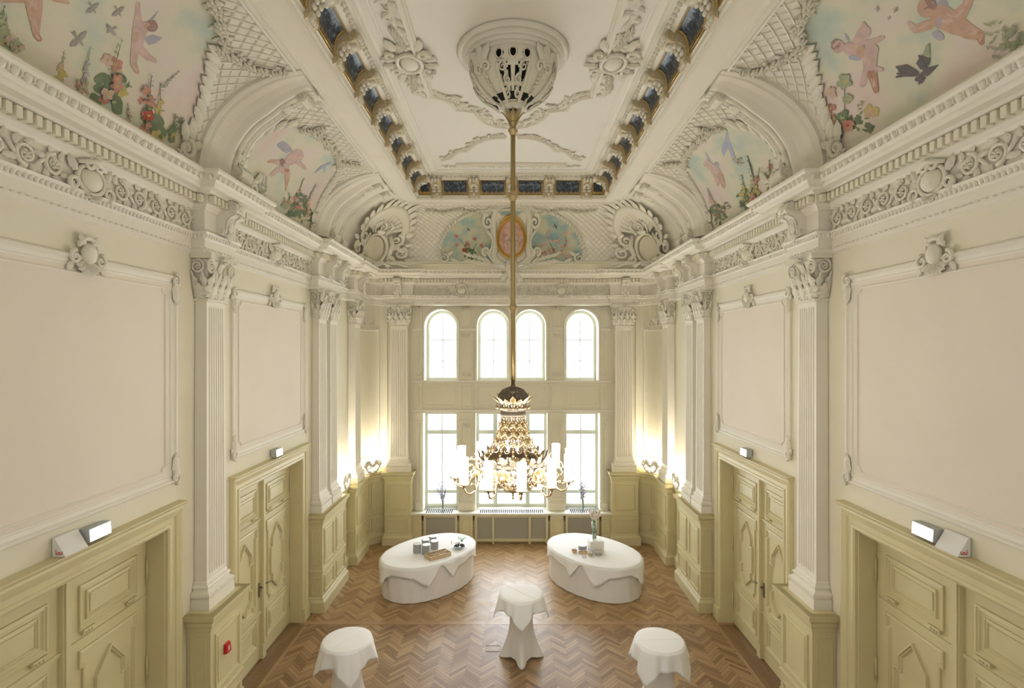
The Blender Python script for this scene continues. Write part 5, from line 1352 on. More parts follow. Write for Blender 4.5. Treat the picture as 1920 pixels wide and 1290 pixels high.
for sd, nm, rz in ((-1, 'left', LEFT), (1, 'right', RIGHT)):
    for i, y in enumerate(ys):
        lab = 'scroll bracket on the %s ceiling beam, %s from the window end' % (nm, ordn[i])
        if proto is None: proto = modillion(lab, (sd*2.21, y, 0), rz, 'scroll brackets around the ceiling field')
        else: dup(proto, (sd*2.21, y, 0), rz, lab)
for i, x in enumerate((-1.73, -0.865, 0, 0.865, 1.73)):
    dup(proto, (x, 12.17, 0), BACK, 'scroll bracket on the far ceiling beam, %s from the left' % ordn[i])
def blue_panel(label, loc, rz, hw):
    t = thing('painted_panel', label, 'painted panel', loc, rz, 'blue painted panels between the ceiling brackets')
    prof = [(0.050, 8.905), (0.055, 9.04), (0.09, 9.125), (0.135, 9.17), (0.17, 9.185)]
    mb = MB(); vs = []
    for o, z in prof: vs += [(-hw, o+0.008, z-0.006), (hw, o+0.008, z-0.006)]
    mb.add(vs, [(2*i, 2*i+1, 2*i+3, 2*i+2) for i in range(len(prof)-1)], 0, True); mb.build('blue_field', BLUEP, t)
    mb = MB()
    for sg in (-1, 1): mb.tube([(sg*hw, o+0.008, z-0.006) for o, z in prof], 0.010, 5)
    mb.tube([(-hw, prof[0][0], prof[0][1]), (hw, prof[0][0], prof[0][1])], 0.010, 5); mb.tube([(-hw, prof[-1][0], prof[-1][1]), (hw, prof[-1][0], prof[-1][1])], 0.010, 5)
    f = mb.build('gilt_edge', GILT, t); f['label'] = 'gilded edge moulding'
    mb = MB()
    for k in range(15):
        x = -hw*0.92+hw*1.84*k/14; hh = 0.03+0.02*((k*7) % 3)
        mb.add([(x-0.013, 0.062, 8.918), (x+0.013, 0.062, 8.918), (x, 0.070, 8.92+hh)], [(0, 1, 2)])
    mb.build('gilt_tongues', GILT, t)
    return t
bp = None
for sd, nm, rz in ((-1, 'left', LEFT), (1, 'right', RIGHT)):
    for i in range(8):
        y = ys[i]-0.44; lab = 'blue painted panel in the %s ceiling beam, %s from the window end' % (nm, ordn[i])
        if bp is None: bp = blue_panel(lab, (sd*2.21, y, 0), rz, 0.27)
        else: dup(bp, (sd*2.21, y, 0), rz, lab)
for i, x in enumerate((-1.3, -0.43, 0.43, 1.3)): dup(bp, (x, 12.17, 0), BACK, 'dark painted panel in the far ceiling beam, %s from the left' % ordn[i])
e_ = blue_panel('narrow dark painted panel at the left end of the far ceiling beam', (-2.0, 12.17, 0), BACK, 0.11)
dup(e_, (2.0, 12.17, 0), BACK, 'narrow dark painted panel at the right end of the far ceiling beam')

# ================================================================ ceiling field strapwork
def pc(cx, cy):                                   # crop of the photo: 3.225 px per px, origin (700, 0), on the ceiling plane
    px, py = 700+cx/3.225, cy/3.225; Y = (9.3-CAMH)*F/(PY0-py); return ((px-PX0)*Y/F, Y)
def strap(name, label, paths, prof, leafy=None):
    t = thing(name, label, 'ceiling moulding', (0, 9.5, 9.30)); mb = MB()
    for p in paths:
        for q in (p, [(-a, b) for a, b in reversed(p)]):
            mould(mb, q, prof, lambda a, b, h: (a, b, 9.30-h), False, 1 if q is p else 1)
    mb.build('moulding', STUC, t, True)
    if leafy:
        for nm_, sg in (('left', 1), ('right', -1)):
            mb = MB(lambda v: Vector((sg*v.x, v.z, 9.30-v.y)))
            for pth, off, L, w, sp in leafy:
                for (a, b) in zip(pth[:-1], pth[1:]):
                    du, dz = b[0]-a[0], b[1]-a[1]; Ln = math.hypot(du, dz); k = max(1, int(Ln/sp+0.5)); an = atan2(dz, du); nx, nz = -sin(an), cos(an)
                    for j in range(k):
                        tt = (j+0.5)/k; x, z = a[0]+du*tt+nx*off, a[1]+dz*tt+nz*off
                        mb.leaf(x, z, an+random.uniform(-1.3, 1.3), L, w, 0.045, 0.0, 0.02); mb.leaf(x, z, an+random.uniform(1.6, 4.6), L*0.8, w, 0.04, 0.0)
                        if j % 2 == 0: mb.spiral(x+nx*0.02, z+nz*0.02, L*0.35, 1.3, random.random()*6, random.choice((-1, 1)), 0.014, 0.01, 14, 0, 5)
            mb.build('foliage_relief', STUCB, t, True)
    return t
sp1 = [(-0.0-1.18, 4.6), (-1.18, 7.0)]
A = [pc(185, 0), pc(355, 575)]
Bc = [pc(355, 575), pc(420, 590), pc(470, 615), pc(500, 655), pc(560, 660), pc(605, 665), pc(630, 700), pc(680, 735), pc(740, 755), pc(800, 765), pc(846, 768)]
Bc = [(a, b) for a, b in Bc[:-1]]+[(0.0, pc(846, 768)[1])]
Cc = [pc(415, 962), pc(470, 945), pc(515, 908), pc(570, 905), pc(610, 868), pc(670, 838), pc(750, 824), pc(800, 826)]
Dc = [pc(500, 990), pc(590, 988), pc(846, 986)]; Dc[-1] = (0.0, Dc[-1][1])
xs = A[1][0]
sprof = [(-0.045, 0), (-0.045, 0.02), (-0.02, 0.05), (0.0, 0.03), (0.02, 0.045), (0.05, 0.045), (0.055, 0)]
# straight side: plate with nested edge
side = [(xs-0.02, 4.6), (xs-0.02, Bc[0][1])]
strap('ceiling_strapwork', 'curved stucco strapwork with foliage framing the ceiling rosette', [side+Bc[1:], Cc, Dc], sprof,
      [(side, 0.16, 0.17, 0.09, 0.09), (Bc, -0.12, 0.15, 0.08, 0.10), (Cc, -0.07, 0.11, 0.06, 0.10), ([(Dc[0][0]-0.3, Dc[0][1]+0.12), (0, Dc[0][1]+0.12)], 0, 0.11, 0.06, 0.10)])
def ceil_cart(label, x, y, sg):
    t = thing('ceiling_cartouche', label, 'stucco cartouche', (x, y, 9.30)); mb = MB(lambda v: Vector((v.x, v.z, -v.y)))
    mb.ell((0, 0.04, 0), (0.13, 0.07, 0.17), 14, 8); mb.tube([(0.17*cos(2*pi*q/16), 0.05, 0.22*sin(2*pi*q/16)) for q in range(16)], 0.03, 6, 0, True); mb.build('boss', STUC, t)
    mb = MB(mb.xf)
    for s2 in (-1, 1):
        for s3 in (-1, 1):
            mb.spiral(s2*0.22, s3*0.20, 0.09, 1.5, 0, s2*s3, 0.035, 0.03); mb.leaf(s2*0.15, s3*0.28, s3*pi/2-s2*s3*0.3, 0.26, 0.13, 0.06, 0.02); mb.leaf(s2*0.2, s3*0.08, (0 if s2 > 0 else pi), 0.2, 0.1, 0.06, 0.02)
            mb.leaf(s2*0.05, s3*0.35, s3*(pi/2)+s2*s3*0.3, 0.3, 0.12, 0.05, 0.0)
        garl = [(s2*0.0-0.12*sg, s2*0.45), (-0.14*sg, s2*0.75)]
        for k in range(6): mb.rosette(-0.03*k*sg*0.5, s2*(0.38+0.07*k), 0.06, 5, 0.02, 0.05, 0, k)
    mb.build('scrollwork', STUCB, t)
ceil_cart('scrolled ceiling cartouche left of the hanging rosette bowl', xs-0.16, 7.22, 1)
ceil_cart('scrolled ceiling cartouche right of the hanging rosette bowl', -xs+0.16, 7.22, -1)
strap('ceiling_border', 'thin plaster line moulding around the ceiling field', [[(-1.66, 4.0), (-1.66, 11.60), (0, 11.60)]], [(-0.02, 0), (-0.02, 0.012), (0, 0.018), (0.02, 0.012), (0.02, 0)])
# ================================================================ rosette bowl on the ceiling and the chandelier
CX, CY = 0.02, 7.05
t = thing('ceiling_rosette', 'deep pierced stucco rosette bowl hanging from the middle of the ceiling', 'ceiling rosette', (CX, CY, 9.30))
mb = MB(); mb.lathe([(0.62, 0.0), (0.74, 0.0), (0.755, -0.025), (0.74, -0.04), (0.735, -0.07), (0.71, -0.075), (0.70, -0.045), (0.675, -0.045), (0.67, -0.10), (0.655, -0.12), (0.64, -0.11), (0.64, -0.15), (0.615, -0.165), (0.60, -0.155), (0.60, -0.195), (0.575, -0.205)], seg=64); mb.build('rim', STUC, t)
def bowl_r(z):      # z from -0.18 down to -0.76
    k = (z+0.18)/(-0.58)
    return 0.575*(1-max(0, k)**2.6*0.80)-0.05*sin(pi*min(1, k*1.3))*0
NA, NZ = 168, 52
def hole(a, z):
    k = (z+0.18)/(-0.58)
    # ring of ovals
    q = (a/(2*pi)*20) % 1-0.5; grp = int(a/(2*pi)*20) % 5
    if grp in (0, 1, 2) and (q/0.30)**2+((k-0.20)/0.085)**2 < 1: return True
    # four large shield panels, pierced
    b = ((a+0.0) % (pi/2)); c = (20/ (2*pi))
    cen = (1.5/20*2*pi)
    d = (a-cen+pi/4) % (pi/2)-pi/4
    rr = d*bowl_r(z)
    if 0.36 < k < 0.93:
        w = 0.175*(1-0.75*max(0, (k-0.45)/0.5)**1.5)
        if abs(rr) < w:
            if abs(rr) < 0.022: return False
            if (abs(rr)-0.10)**2+((k-0.45)*0.5)**2 < 0.028**2: return False
            if abs(k-0.72) < 0.025 or (k < 0.44 and abs(rr) < 0.07): return False
            if abs(abs(rr)-0.10+0.10*(k-0.5)*1.5) < 0.022: return False
            return True
    return False
mb = MB(); vs = []; fs = []
for i in range(NZ+1):
    z = -0.18-0.58*i/NZ
    for j in range(NA): a = 2*pi*j/NA; r = bowl_r(z); vs.append((r*cos(a-pi/2-1.5/20*2*pi), r*sin(a-pi/2-1.5/20*2*pi), z))
for i in range(NZ):
    for j in range(NA):
        if not hole(2*pi*(j+0.5)/NA, -0.18-0.58*(i+0.5)/NZ): a = i*NA+j; b = i*NA+(j+1) % NA; fs.append((a, b, b+NA, a+NA))
mb.add(vs, fs, 0, True); b_ = mb.build('pierced_bowl', STUCB, t)
md_ = b_.modifiers.new('thickness', 'SOLIDIFY'); md_.thickness = 0.025; md_.offset = -1
mb = MB(); mb.lathe([(0.52, -0.18), (0.50, -0.3), (0.40, -0.55), (0.26, -0.70), (0.10, -0.74)], seg=40); l_ = mb.build('bowl_shade_liner', VOID, t)  # added liner, painted dark so the piercings look like shaded hollows
mb = MB()
def onbowl(a, k, out=0.0):
    z = -0.18-0.58*k; r = bowl_r(z)+out; return Vector((r*cos(a-pi/2), r*sin(a-pi/2), z-out*0.5*k))
for q in range(4):
    ac = q*pi/2
    w = lambda k: (0.20*(1-0.72*max(0, (k-0.42)/0.55)**1.4))/max(0.12, bowl_r(-0.18-0.58*k))
    pts = [onbowl(ac-w(k), k, 0.02) for k in [0.34+0.62*i/10 for i in range(11)]]+[onbowl(ac+w(k), k, 0.02) for k in [0.96-0.62*i/10 for i in range(11)]]
    mb.tube(pts, 0.022, 6, 0, True)
    for sg in (-1, 1):
        for (uc, kc, R) in ((0.13, 0.46, 0.05), (0.07, 0.66, 0.045), (0.06, 0.85, 0.04)):
            mb.xf = lambda v: onbowl(ac+sg*(uc+v.x)/max(0.2, bowl_r(-0.18-0.58*kc)), kc-v.z/0.6, 0.01+v.y); mb.spiral(0, 0, R, 1.4, pi/2, sg, 0.014, 0.0, 16, 0, 5)
        mb.xf = None
    # acanthus shoulders between the panels
    a2 = ac+pi/4
    mb.xf = lambda v: onbowl(a2+v.x/0.5, 0.25-v.z/0.58, 0.015+v.y)
    for a in (-0.6, 0, 0.6): mb.leaf(0, -0.05, pi/2+a, 0.26, 0.10, 0.05, 0.0, 0.04)
    mb.spiral(-0.06, -0.08, 0.06, 1.4, 0, 1, 0.02); mb.spiral(0.06, -0.08, 0.06, 1.4, pi, -1, 0.02)
    for kk in range(5): mb.rosette(0, -0.18-0.07*kk, 0.05-0.004*kk, 5, 0.0, 0.03)
    mb.xf = None
for i in range(20):
    if i % 5 < 3:
        ac = 2*pi*(i-1)/20; mb.tube([onbowl(ac+0.062*cos(2*pi*k/12)*1.25, 0.20+0.105*sin(2*pi*k/12), 0.01) for k in range(12)], 0.009, 5, 0, True)
mb.tube([onbowl(2*pi*k/48, 0.02, 0.012) for k in range(48)], 0.016, 5, 0, True)
mb.build('carved_cartouches', STUCB, t)
mb = MB(); mb.lathe([(0.07, -0.70), (0.075, -0.77), (0.10, -0.79), (0.13, -0.785), (0.145, -0.76), (0.17, -0.75), (0.175, -0.72), (0.15, -0.70)], seg=32); mb.build('collar', CEIL, t)

T = thing('chandelier', 'large brass and gilt chandelier with opal glass candles hanging on a long rod', 'chandelier', (CX, CY, 3.28))
Z = lambda z: z-3.28
def part(name, m, fn, parent=T):
    mb = MB(); fn(mb); return mb.build(name, m, parent)
part('ceiling_chain', IRON, lambda mb: [mb.tube([(s*0.025, 0, Z(8.36)), (s*0.02, 0, Z(8.75))], 0.008, 5) for s in (-1, 1)])
part('rod', BRASS, lambda mb: mb.lathe([(0.0, Z(8.40)), (0.033, Z(8.38)), (0.033, Z(4.82)), (0.0, Z(4.80))], seg=14))
def knop(z):
    def f(mb): mb.lathe([(0.033, Z(z+0.07)), (0.045, Z(z+0.05)), (0.045, Z(z+0.03)), (0.065, Z(z+0.015)), (0.068, Z(z)), (0.05, Z(z-0.02)), (0.045, Z(z-0.04)), (0.033, Z(z-0.06))], seg=16)
    return f
for z in (8.25, 7.36, 5.86): part('knop', GOLDW, knop(z))
def crown_top(mb):
    mb.lathe([(0.03, Z(8.29)), (0.055, Z(8.34)), (0.065, Z(8.37)), (0.03, Z(8.39))], seg=14)
    for k in range(8):
        a = 2*pi*k/8; mb.xf = lambda v: Vector((0.04*cos(a)+v.y*cos(a)-v.x*sin(a), 0.04*sin(a)+v.y*sin(a)+v.x*cos(a), v.z))
        mb.leaf(0, Z(8.33), pi/2, 0.18, 0.07, 0.02, 0.0, 0.12)
        mb.xf = None
part('leaf_crown', BRASS, crown_top)
# dome
def dome(mb):
    P_ = lambda a, k, o=0: Vector(((0.212*sin(0.12+k*1.75)+o)*cos(a), (0.212*sin(0.12+k*1.75)+o)*sin(a), Z(4.60)+0.20*cos(0.12+k*1.75)))
    for i in range(12):
        a = 2*pi*i/12; mb.tube([P_(a, k/10, 0.003) for k in range(11)], 0.010, 5)
        for sg in (-1, 1):
            mb.tube([P_(a+sg*(0.06+0.16*sin(pi*k/8)), 0.15+0.75*k/8) for k in range(9)], 0.010, 5)
            mb.tube([P_(a+sg*(0.24-0.2*sin(pi*k/6)), 0.45+0.5*k/6) for k in range(7)], 0.009, 5)
        for kk in (0.35, 0.55, 0.75): c = P_(a+pi/12, kk, 0.0); mb.ell(c, (0.020, 0.020, 0.022), 5, 4)
    mb.lathe([(0.03, Z(4.83)), (0.04, Z(4.80)), (0.035, Z(4.78))], seg=12)
part('openwork_dome', BRONZE, dome)
def crown_leaves(mb):
    for i in range(16):
        a = 2*pi*i/16; r = 0.19
        mb.xf = lambda v: Vector(((r+v.y)*cos(a)-v.x*sin(a), (r+v.y)*sin(a)+v.x*cos(a), v.z))
        mb.leaf(0, Z(4.54), pi/2, 0.12 if i % 2 else 0.16, 0.085, 0.02, 0.0, 0.09 if i % 2 else 0.13)
        mb.ell((0, 0.03, Z(4.53)), (0.022, 0.02, 0.022), 6, 4)
    mb.xf = None
part('crown_leaves', GOLDW, crown_leaves)
part('collar_band', BRONZE, lambda mb: mb.lathe([(0.19, Z(4.545)), (0.20, Z(4.53)), (0.185, Z(4.51)), (0.17, Z(4.50)), (0.165, Z(4.47)), (0.175, Z(4.46)), (0.175, Z(4.42)), (0.165, Z(4.41)), (0.155, Z(4.41))], seg=32))
def bp_(k):          # body profile from collar to ring
    return 0.15+0.30*k**2.1, Z(4.41)-0.60*k
def body(mb):
    for i in range(24):
        a = 2*pi*i/24; pts = []
        for k in range(15):
            r, z = bp_(k/14); r += 0.0; pts.append((r*cos(a), r*sin(a), z))
        if i % 2 == 0: mb.tube(pts, 0.008, 5)
        for k in range(11):
            r, z = bp_(k/11*0.95+0.02)
            if k > 6 and i % 2: continue
            mb.ell((r*cos(a), r*sin(a), z), (0.017, 0.017, 0.022), 5, 4)
    for i in range(12):                                   # looping tracery
        a = 2*pi*(i+0.5)/12
        for kk, w, h in ((0.12, 0.10, 0.10), (0.30, 0.13, 0.10), (0.48, 0.14, 0.10), (0.66, 0.12, 0.09)):
            mb.tube([((bp_(max(0, kk+h*sin(2*pi*q/10)))[0]+0.008)*cos(a+w*cos(2*pi*q/10)), (bp_(max(0, kk+h*sin(2*pi*q/10)))[0]+0.008)*sin(a+w*cos(2*pi*q/10)), bp_(max(0, kk+h*sin(2*pi*q/10)))[1]) for q in range(10)], 0.0065, 4, 0, True)
part('gilt_bead_body', GOLDW, body)
def festoons(mb):
    for i in range(12):
        a = 2*pi*i/12
        for kk in (0.18, 0.36, 0.55):
            r, z = bp_(kk); r += 0.02
            mb.xf = lambda v: Vector(((r+v.y)*cos(a)-v.x*sin(a), (r+v.y)*sin(a)+v.x*cos(a), z+v.z))
            mb.rosette(0, 0, 0.036, 5, 0.0); 
            for s in (-1, 1): mb.leaf(0, 0, pi/2+s*2.2, 0.085, 0.035, 0.015, 0, 0.01)
        mb.xf = None
part('gilt_festoons', GOLDW, festoons)
def ring(mb):
    R = 0.445
    mb.lathe([(R-0.01, Z(3.85)), (R+0.02, Z(3.84)), (R+0.025, Z(3.80)), (R+0.01, Z(3.76)), (R-0.012, Z(3.76)), (R-0.01, Z(3.85))], seg=48)
    for i in range(24):
        a = 2*pi*i/24; mb.xf = lambda v: Vector(((R+0.02+v.y)*cos(a)-v.x*sin(a), (R+0.02+v.y)*sin(a)+v.x*cos(a), v.z))
        mb.leaf(0, Z(3.82), pi/2, 0.13 if i % 2 else 0.09, 0.08, 0.02, 0.0, 0.05); mb.leaf(0, Z(3.79), -pi/2, 0.10, 0.07, 0.02, 0.0, 0.01)
        mb.spiral(0, Z(3.81), 0.03, 1.2, 0, 1 if i % 2 else -1, 0.010, 0.01, 12, 0, 4)
    mb.xf = None
part('ornamental_ring', BRONZE, ring)
def basket(mb):
    P_ = lambda a, k, o=0: Vector(((0.44*cos(k*1.35)+o)*cos(a), (0.44*cos(k*1.35)+o)*sin(a), Z(3.77)-0.34*sin(k*1.35)))
    for i in range(12):
        a = 2*pi*i/12
        for s in (-1, 1):
            mb.tube([P_(a+s*0.20*sin(pi*k/9), k/9) for k in range(10)], 0.008, 5)
            for kk, R in ((0.25, 0.05), (0.6, 0.04)):
                c = P_(a+s*0.13, kk, 0.01)
                mb.xf = lambda v: Vector((c.x+v.y*cos(a)-v.x*sin(a), c.y+v.y*sin(a)+v.x*cos(a), c.z+v.z)); mb.spiral(0, 0, R, 1.3, 0, s, 0.010, 0, 14, 0, 4); mb.leaf(0, 0, -pi/2+s*0.7, 0.08, 0.04, 0.015)
                mb.xf = None
    mb.lathe([(0.10, Z(3.44)), (0.12, Z(3.42)), (0.06, Z(3.39)), (0.03, Z(3.37)), (0.012, Z(3.36)), (0.012, Z(3.31)), (0.022, Z(3.30)), (0.0, Z(3.275))], seg=16)
part('openwork_basket', GOLDW, basket)
for j, a in enumerate([-pi/2-0.28+2*pi*i/6 for i in range(6)]):
    def mask(mb):
        mb.xf = lambda v: Vector((0.47*cos(a)+v.y*cos(a)-v.x*sin(a), 0.47*sin(a)+v.y*sin(a)+v.x*cos(a), Z(3.68)+v.z))
        mb.shell(0, -0.02, 0.125, -0.1*pi, 1.1*pi, 11, 0.025, 0.0); mb.ell((0, 0.02, -0.01), (0.045, 0.03, 0.055), 10, 7); mb.ell((0, 0.05, -0.012), (0.010, 0.012, 0.018), 5, 4)
        for s in (-1, 1): mb.spiral(s*0.09, -0.06, 0.04, 1.3, pi/2, -s, 0.012, 0.01, 14, 0, 5); mb.leaf(s*0.03, -0.06, -pi/2+s*0.8, 0.10, 0.05, 0.02)
        mb.xf = None
    part('sunburst_mask', GOLDW, mask)
# arms: each with cup and opal candle, all copies of one
aA, cA, sA = MB(), MB(), MB()
aA.tube([(0.43, 0, Z(3.76)), (0.50, 0, Z(3.70)), (0.55, 0, Z(3.60)), (0.60, 0, Z(3.50)), (0.68, 0, Z(3.47)), (0.75, 0, Z(3.50)), (0.78, 0, Z(3.58))], [0.015, 0.013, 0.012, 0.012, 0.012, 0.012, 0.010], 6)
aA.tube([(0.50, 0, Z(3.72)), (0.58, 0, Z(3.78)), (0.66, 0, Z(3.77)), (0.69, 0, Z(3.71)), (0.65, 0, Z(3.67)), (0.61, 0, Z(3.70))], [0.010, 0.010, 0.009, 0.008, 0.008, 0.01], 5)
aA.tube([(0.60, 0, Z(3.50)), (0.62, 0, Z(3.58)), (0.66, 0, Z(3.60)), (0.68, 0, Z(3.56))], [0.01, 0.009, 0.008, 0.007], 5)
for x, z in ((0.545, 3.62), (0.62, 3.79)): aA.ell((x, 0, Z(z)), (0.022, 0.022, 0.022), 6, 4)
cA.lathe([(0.0, Z(3.545)), (0.014, Z(3.56)), (0.02, Z(3.585)), (0.065, Z(3.60)), (0.072, Z(3.612)), (0.05, Z(3.612)), (0.045, Z(3.62)), (0.0, Z(3.62))], (0.78, 0, 0), 18)
sA.lathe([(0.0, Z(3.625)), (0.050, Z(3.625)), (0.056, Z(3.64)), (0.056, Z(3.92)), (0.060, Z(3.945)), (0.054, Z(3.945)), (0.050, Z(3.90)), (0.0, Z(3.90))], (0.78, 0, 0), 18)
arm0 = aA.build('arm', GOLDW, T); cup0 = cA.build('cup', GOLDW, arm0); sh0 = sA.build('candle_shade', OPAL, arm0); sh0['label'] = 'glowing opal glass candle shade'
for i in range(12):
    rz = -pi/2+radians(7.5)+i*pi/6
    if i == 0: arm0.rotation_euler = (0, 0, rz); continue
    a = arm0.copy(); C.objects.link(a); a.parent = T; a.rotation_euler = (0, 0, rz)
    for ch in (cup0, sh0): q = ch.copy(); C.objects.link(q); q.parent = a

# ================================================================ tables
def oval(a, b, n, e=2.25):
    out = []
    for i in range(n):
        q = 2*pi*i/n; c_, s_ = cos(q), sin(q)
        out.append((a*abs(c_)**(2/e)*(1 if c_ >= 0 else -1), b*abs(s_)**(2/e)*(1 if s_ >= 0 else -1)))
    return out
def oval_table(label, lab2, loc, rot, hem, mirror=False):
    t = thing('buffet_table', label, 'table', loc, rot)
    N = 144; ring = oval(1.17, 0.80, N, 2.15)
    mb = MB(); vs = []; rows = [(0.012, 0.985), (0.25, 0.982), (0.5, 0.985), (0.72, 0.995), (0.742, 1.0)]
    for z, k in rows: vs += [(x*k+0.006*sin(i*0.9+z*4)*(1 if z < 0.6 else 0), y*k+0.006*cos(i*1.1)*(1 if z < 0.6 else 0), z) for i, (x, y) in enumerate(ring)]
    fs = [(r*N+i, r*N+(i+1) % N, (r+1)*N+(i+1) % N, (r+1)*N+i) for r in range(len(rows)-1) for i in range(N)]
    fs.append(tuple(4*N+i for i in range(N)))
    mb.add(vs, fs, 0, False); mb.build('skirt_cover', CLOTH, t)
    c = thing('tablecloth', lab2, 'tablecloth', (loc[0], loc[1], 0.743), rot)
    # hem(theta world degrees) -> drop
    def drop(th):
        th %= 360; hs = hem+[(hem[0][0]+360, hem[0][1])]
        if th < hs[0][0]: th += 360
        for (a, d0), (b, d1) in zip(hs[:-1], hs[1:]):
            if a <= th <= b: return d0+(d1-d0)*(th-a)/(b-a)
        return 0.2
    mb = MB(); M = 288; ring = oval(1.19, 0.82, M, 2.15); vs = [(0, 0, 0.008)]; fs = []
    for k in (0.33, 0.66, 0.95, 1.0): vs += [(x*k, y*k, 0.008+0.0015*sin(9*x)*cos(7*y) if k < 0.9 else (0.008 if k < 1 else 0.0)) for x, y in ring]
    R = 6
    for r in range(1, R+1):
        for i, (x, y) in enumerate(ring):
            th = math.degrees(atan2(y, x)+rot); 
            if mirror: th = 180-th
            d = max(0.02, drop(th)); f = r/R
            fl = 0.012+0.05*f*d/0.3*(0.5+0.5*sin(radians(th)*13))+0.03*f*max(0, d-0.2)/0.2
            l = math.hypot(x, y); vs.append((x+x/l*fl, y+y/l*fl, -d*f))
    for i in range(M): fs.append((0, 1+i, 1+(i+1) % M))
    vs = vs[:1+4*M]+vs[1+3*M:]
    for r in range(4+R):
        if r == 3: continue
        for i in range(M): a = 1+r*M+i; b = 1+r*M+(i+1) % M; fs.append((a, b, b+M, a+M))
    mb.add(vs, fs, 0, True); o = mb.build('draped_cloth', CLOTH2, c)
    m = o.modifiers.new('thickness', 'SOLIDIFY'); m.thickness = 0.003
    return t
HEM = [(0, 0.14), (12, 0.24), (22, 0.12), (60, 0.2), (90, 0.35), (130, 0.15), (165, 0.2), (182, 0.16), (192, 0.30), (202, 0.14), (212, 0.20), (222, 0.40), (229, 0.36), (231, 0.24), (238, 0.16), (252, 0.17), (262, 0.20), (271, 0.36), (278, 0.40), (286, 0.24), (294, 0.04), (300, 0.06), (313, 0.34), (320, 0.30), (328, 0.20), (345, 0.16)]
oval_table('left oval buffet table covered to the floor in white linen', 'white overlay cloth with hanging points on the left oval table', (-1.87, 11.93, 0), radians(50), HEM)
oval_table('right oval buffet table covered to the floor in white linen', 'white overlay cloth with hanging points on the right oval table', (1.87, 11.93, 0), radians(130), HEM, True)
def bistro(label, lab2, loc, r, rot, cut=0.0, drp=1.72):
    t = thing('standing_table', label, 'table', loc, rot)
    mb = MB(); N = 96; rows = []
    for i in range(25):
        k = i/24; z = 1.085*k+0.006
        waist = 0.19+0.02*(1-k)
        if k > 0.55: rr = waist+(r-waist)*((k-0.55)/0.45)**2.2; st = 0
        else: rr = waist; st = ((0.55-k)/0.55)**1.7
        rows.append((z, rr, st))
    vs = []
    for z, rr, st in rows:
        for j in range(N):
            a = 2*pi*j/N; c4 = abs(cos(2*a))**1.0; star = 0.215+0.175*(max(0, cos(4*a)*0.5+0.5))**3.2
            q = rr*(1-st)+star*st; arch = 0.0
            zz = z+(0.05*(1-max(0, cos(4*a)*0.5+0.5)**1.0)*max(0, 1-z/0.12) if z < 0.12 else 0)
            vs.append((q*cos(a), q*sin(a), zz))
    fs = [(r_*N+i, r_*N+(i+1) % N, (r_+1)*N+(i+1) % N, (r_+1)*N+i) for r_ in range(24) for i in range(N)]; fs.append(tuple(24*N+i for i in range(N)))
    mb.add(vs, fs, 0, True); mb.build('stretch_cover', CLOTH, t)
    for q in range(4):
        a = q*pi/2; mb = MB(); mb.lathe([(0.0, 0), (0.022, 0), (0.025, 0.012), (0.0, 0.03)], (0.365*cos(a), 0.365*sin(a), 0), 10); mb.build('foot', CLOTH, t)
    c = thing('tablecloth', lab2, 'tablecloth', (loc[0], loc[1], 1.093), rot+pi/4+cut)
    mb = MB(); M = 160; R = 9; vs = [(0, 0, 0.006)]; fs = []; hs = r*drp
    ks = (0.5, 0.94, 1.0)
    for k in ks: vs += [(r*1.015*k*cos(2*pi*i/M), r*1.015*k*sin(2*pi*i/M), 0.006 if k < 1 else -0.002) for i in range(M)]
    for q in range(1, R+1):
        for i in range(M):
            a = 2*pi*i/M; f = q/R
            edge = hs/max(abs(cos(a)), abs(sin(a)))                # square cloth outline
            d = max(0.05, edge-r)*0.96; dev = (abs(sin(2*a)))**3
            fold = 0.5+0.5*sin(12*a+0.6*sin(3*a)+loc[0])
            fl = 0.006+f*(0.05*fold*(1-dev)+0.02*(1-dev)+0.10*dev+0.015*sin(5*a+loc[1]))*min(1, d/0.2)
            vs.append(((r*1.015+fl)*cos(a+0.05*f*sin(8*a)), (r*1.015+fl)*sin(a+0.05*f*sin(8*a)), -0.002-d*f*0.98))
    for i in range(M): fs.append((0, 1+i, 1+(i+1) % M))
    vs = vs[:1+3*M]+vs[1+2*M:]                            # doubled rim ring keeps the table edge crisp
    for q in range(3+R):
        if q == 2: continue
        for i in range(M): a = 1+q*M+i; b = 1+q*M+(i+1) % M; fs.append((a, b, b+M, a+M))
    mb.add(vs, fs, 0, True); o = mb.build('draped_cloth', CLOTH2, c); m = o.modifiers.new('thickness', 'SOLIDIFY'); m.thickness = 0.003
    mb = MB(); mb.tube([(-r*0.97, 0.0, 0.0065), (0, 0, 0.0075), (r*0.97, 0.0, 0.0065)], 0.0025, 5); mb.build('ironed_crease', CLOTH2, c)
bistro('middle standing table in a white stretch cover with pointed feet', 'square white cloth draped on the middle standing table', (0.17, 9.05, 0), 0.365, pi/2, 0.0, 1.58)
bistro('left standing table in white cover, nearest the left doors', 'square white cloth draped on the left standing table', (-2.39, 7.60, 0), 0.345, 0.3, 0.1)
bistro('right standing table in white cover, nearest the right doors', 'square white cloth draped on the right standing table', (2.15, 7.58, 0), 0.345, -0.5, -0.2)

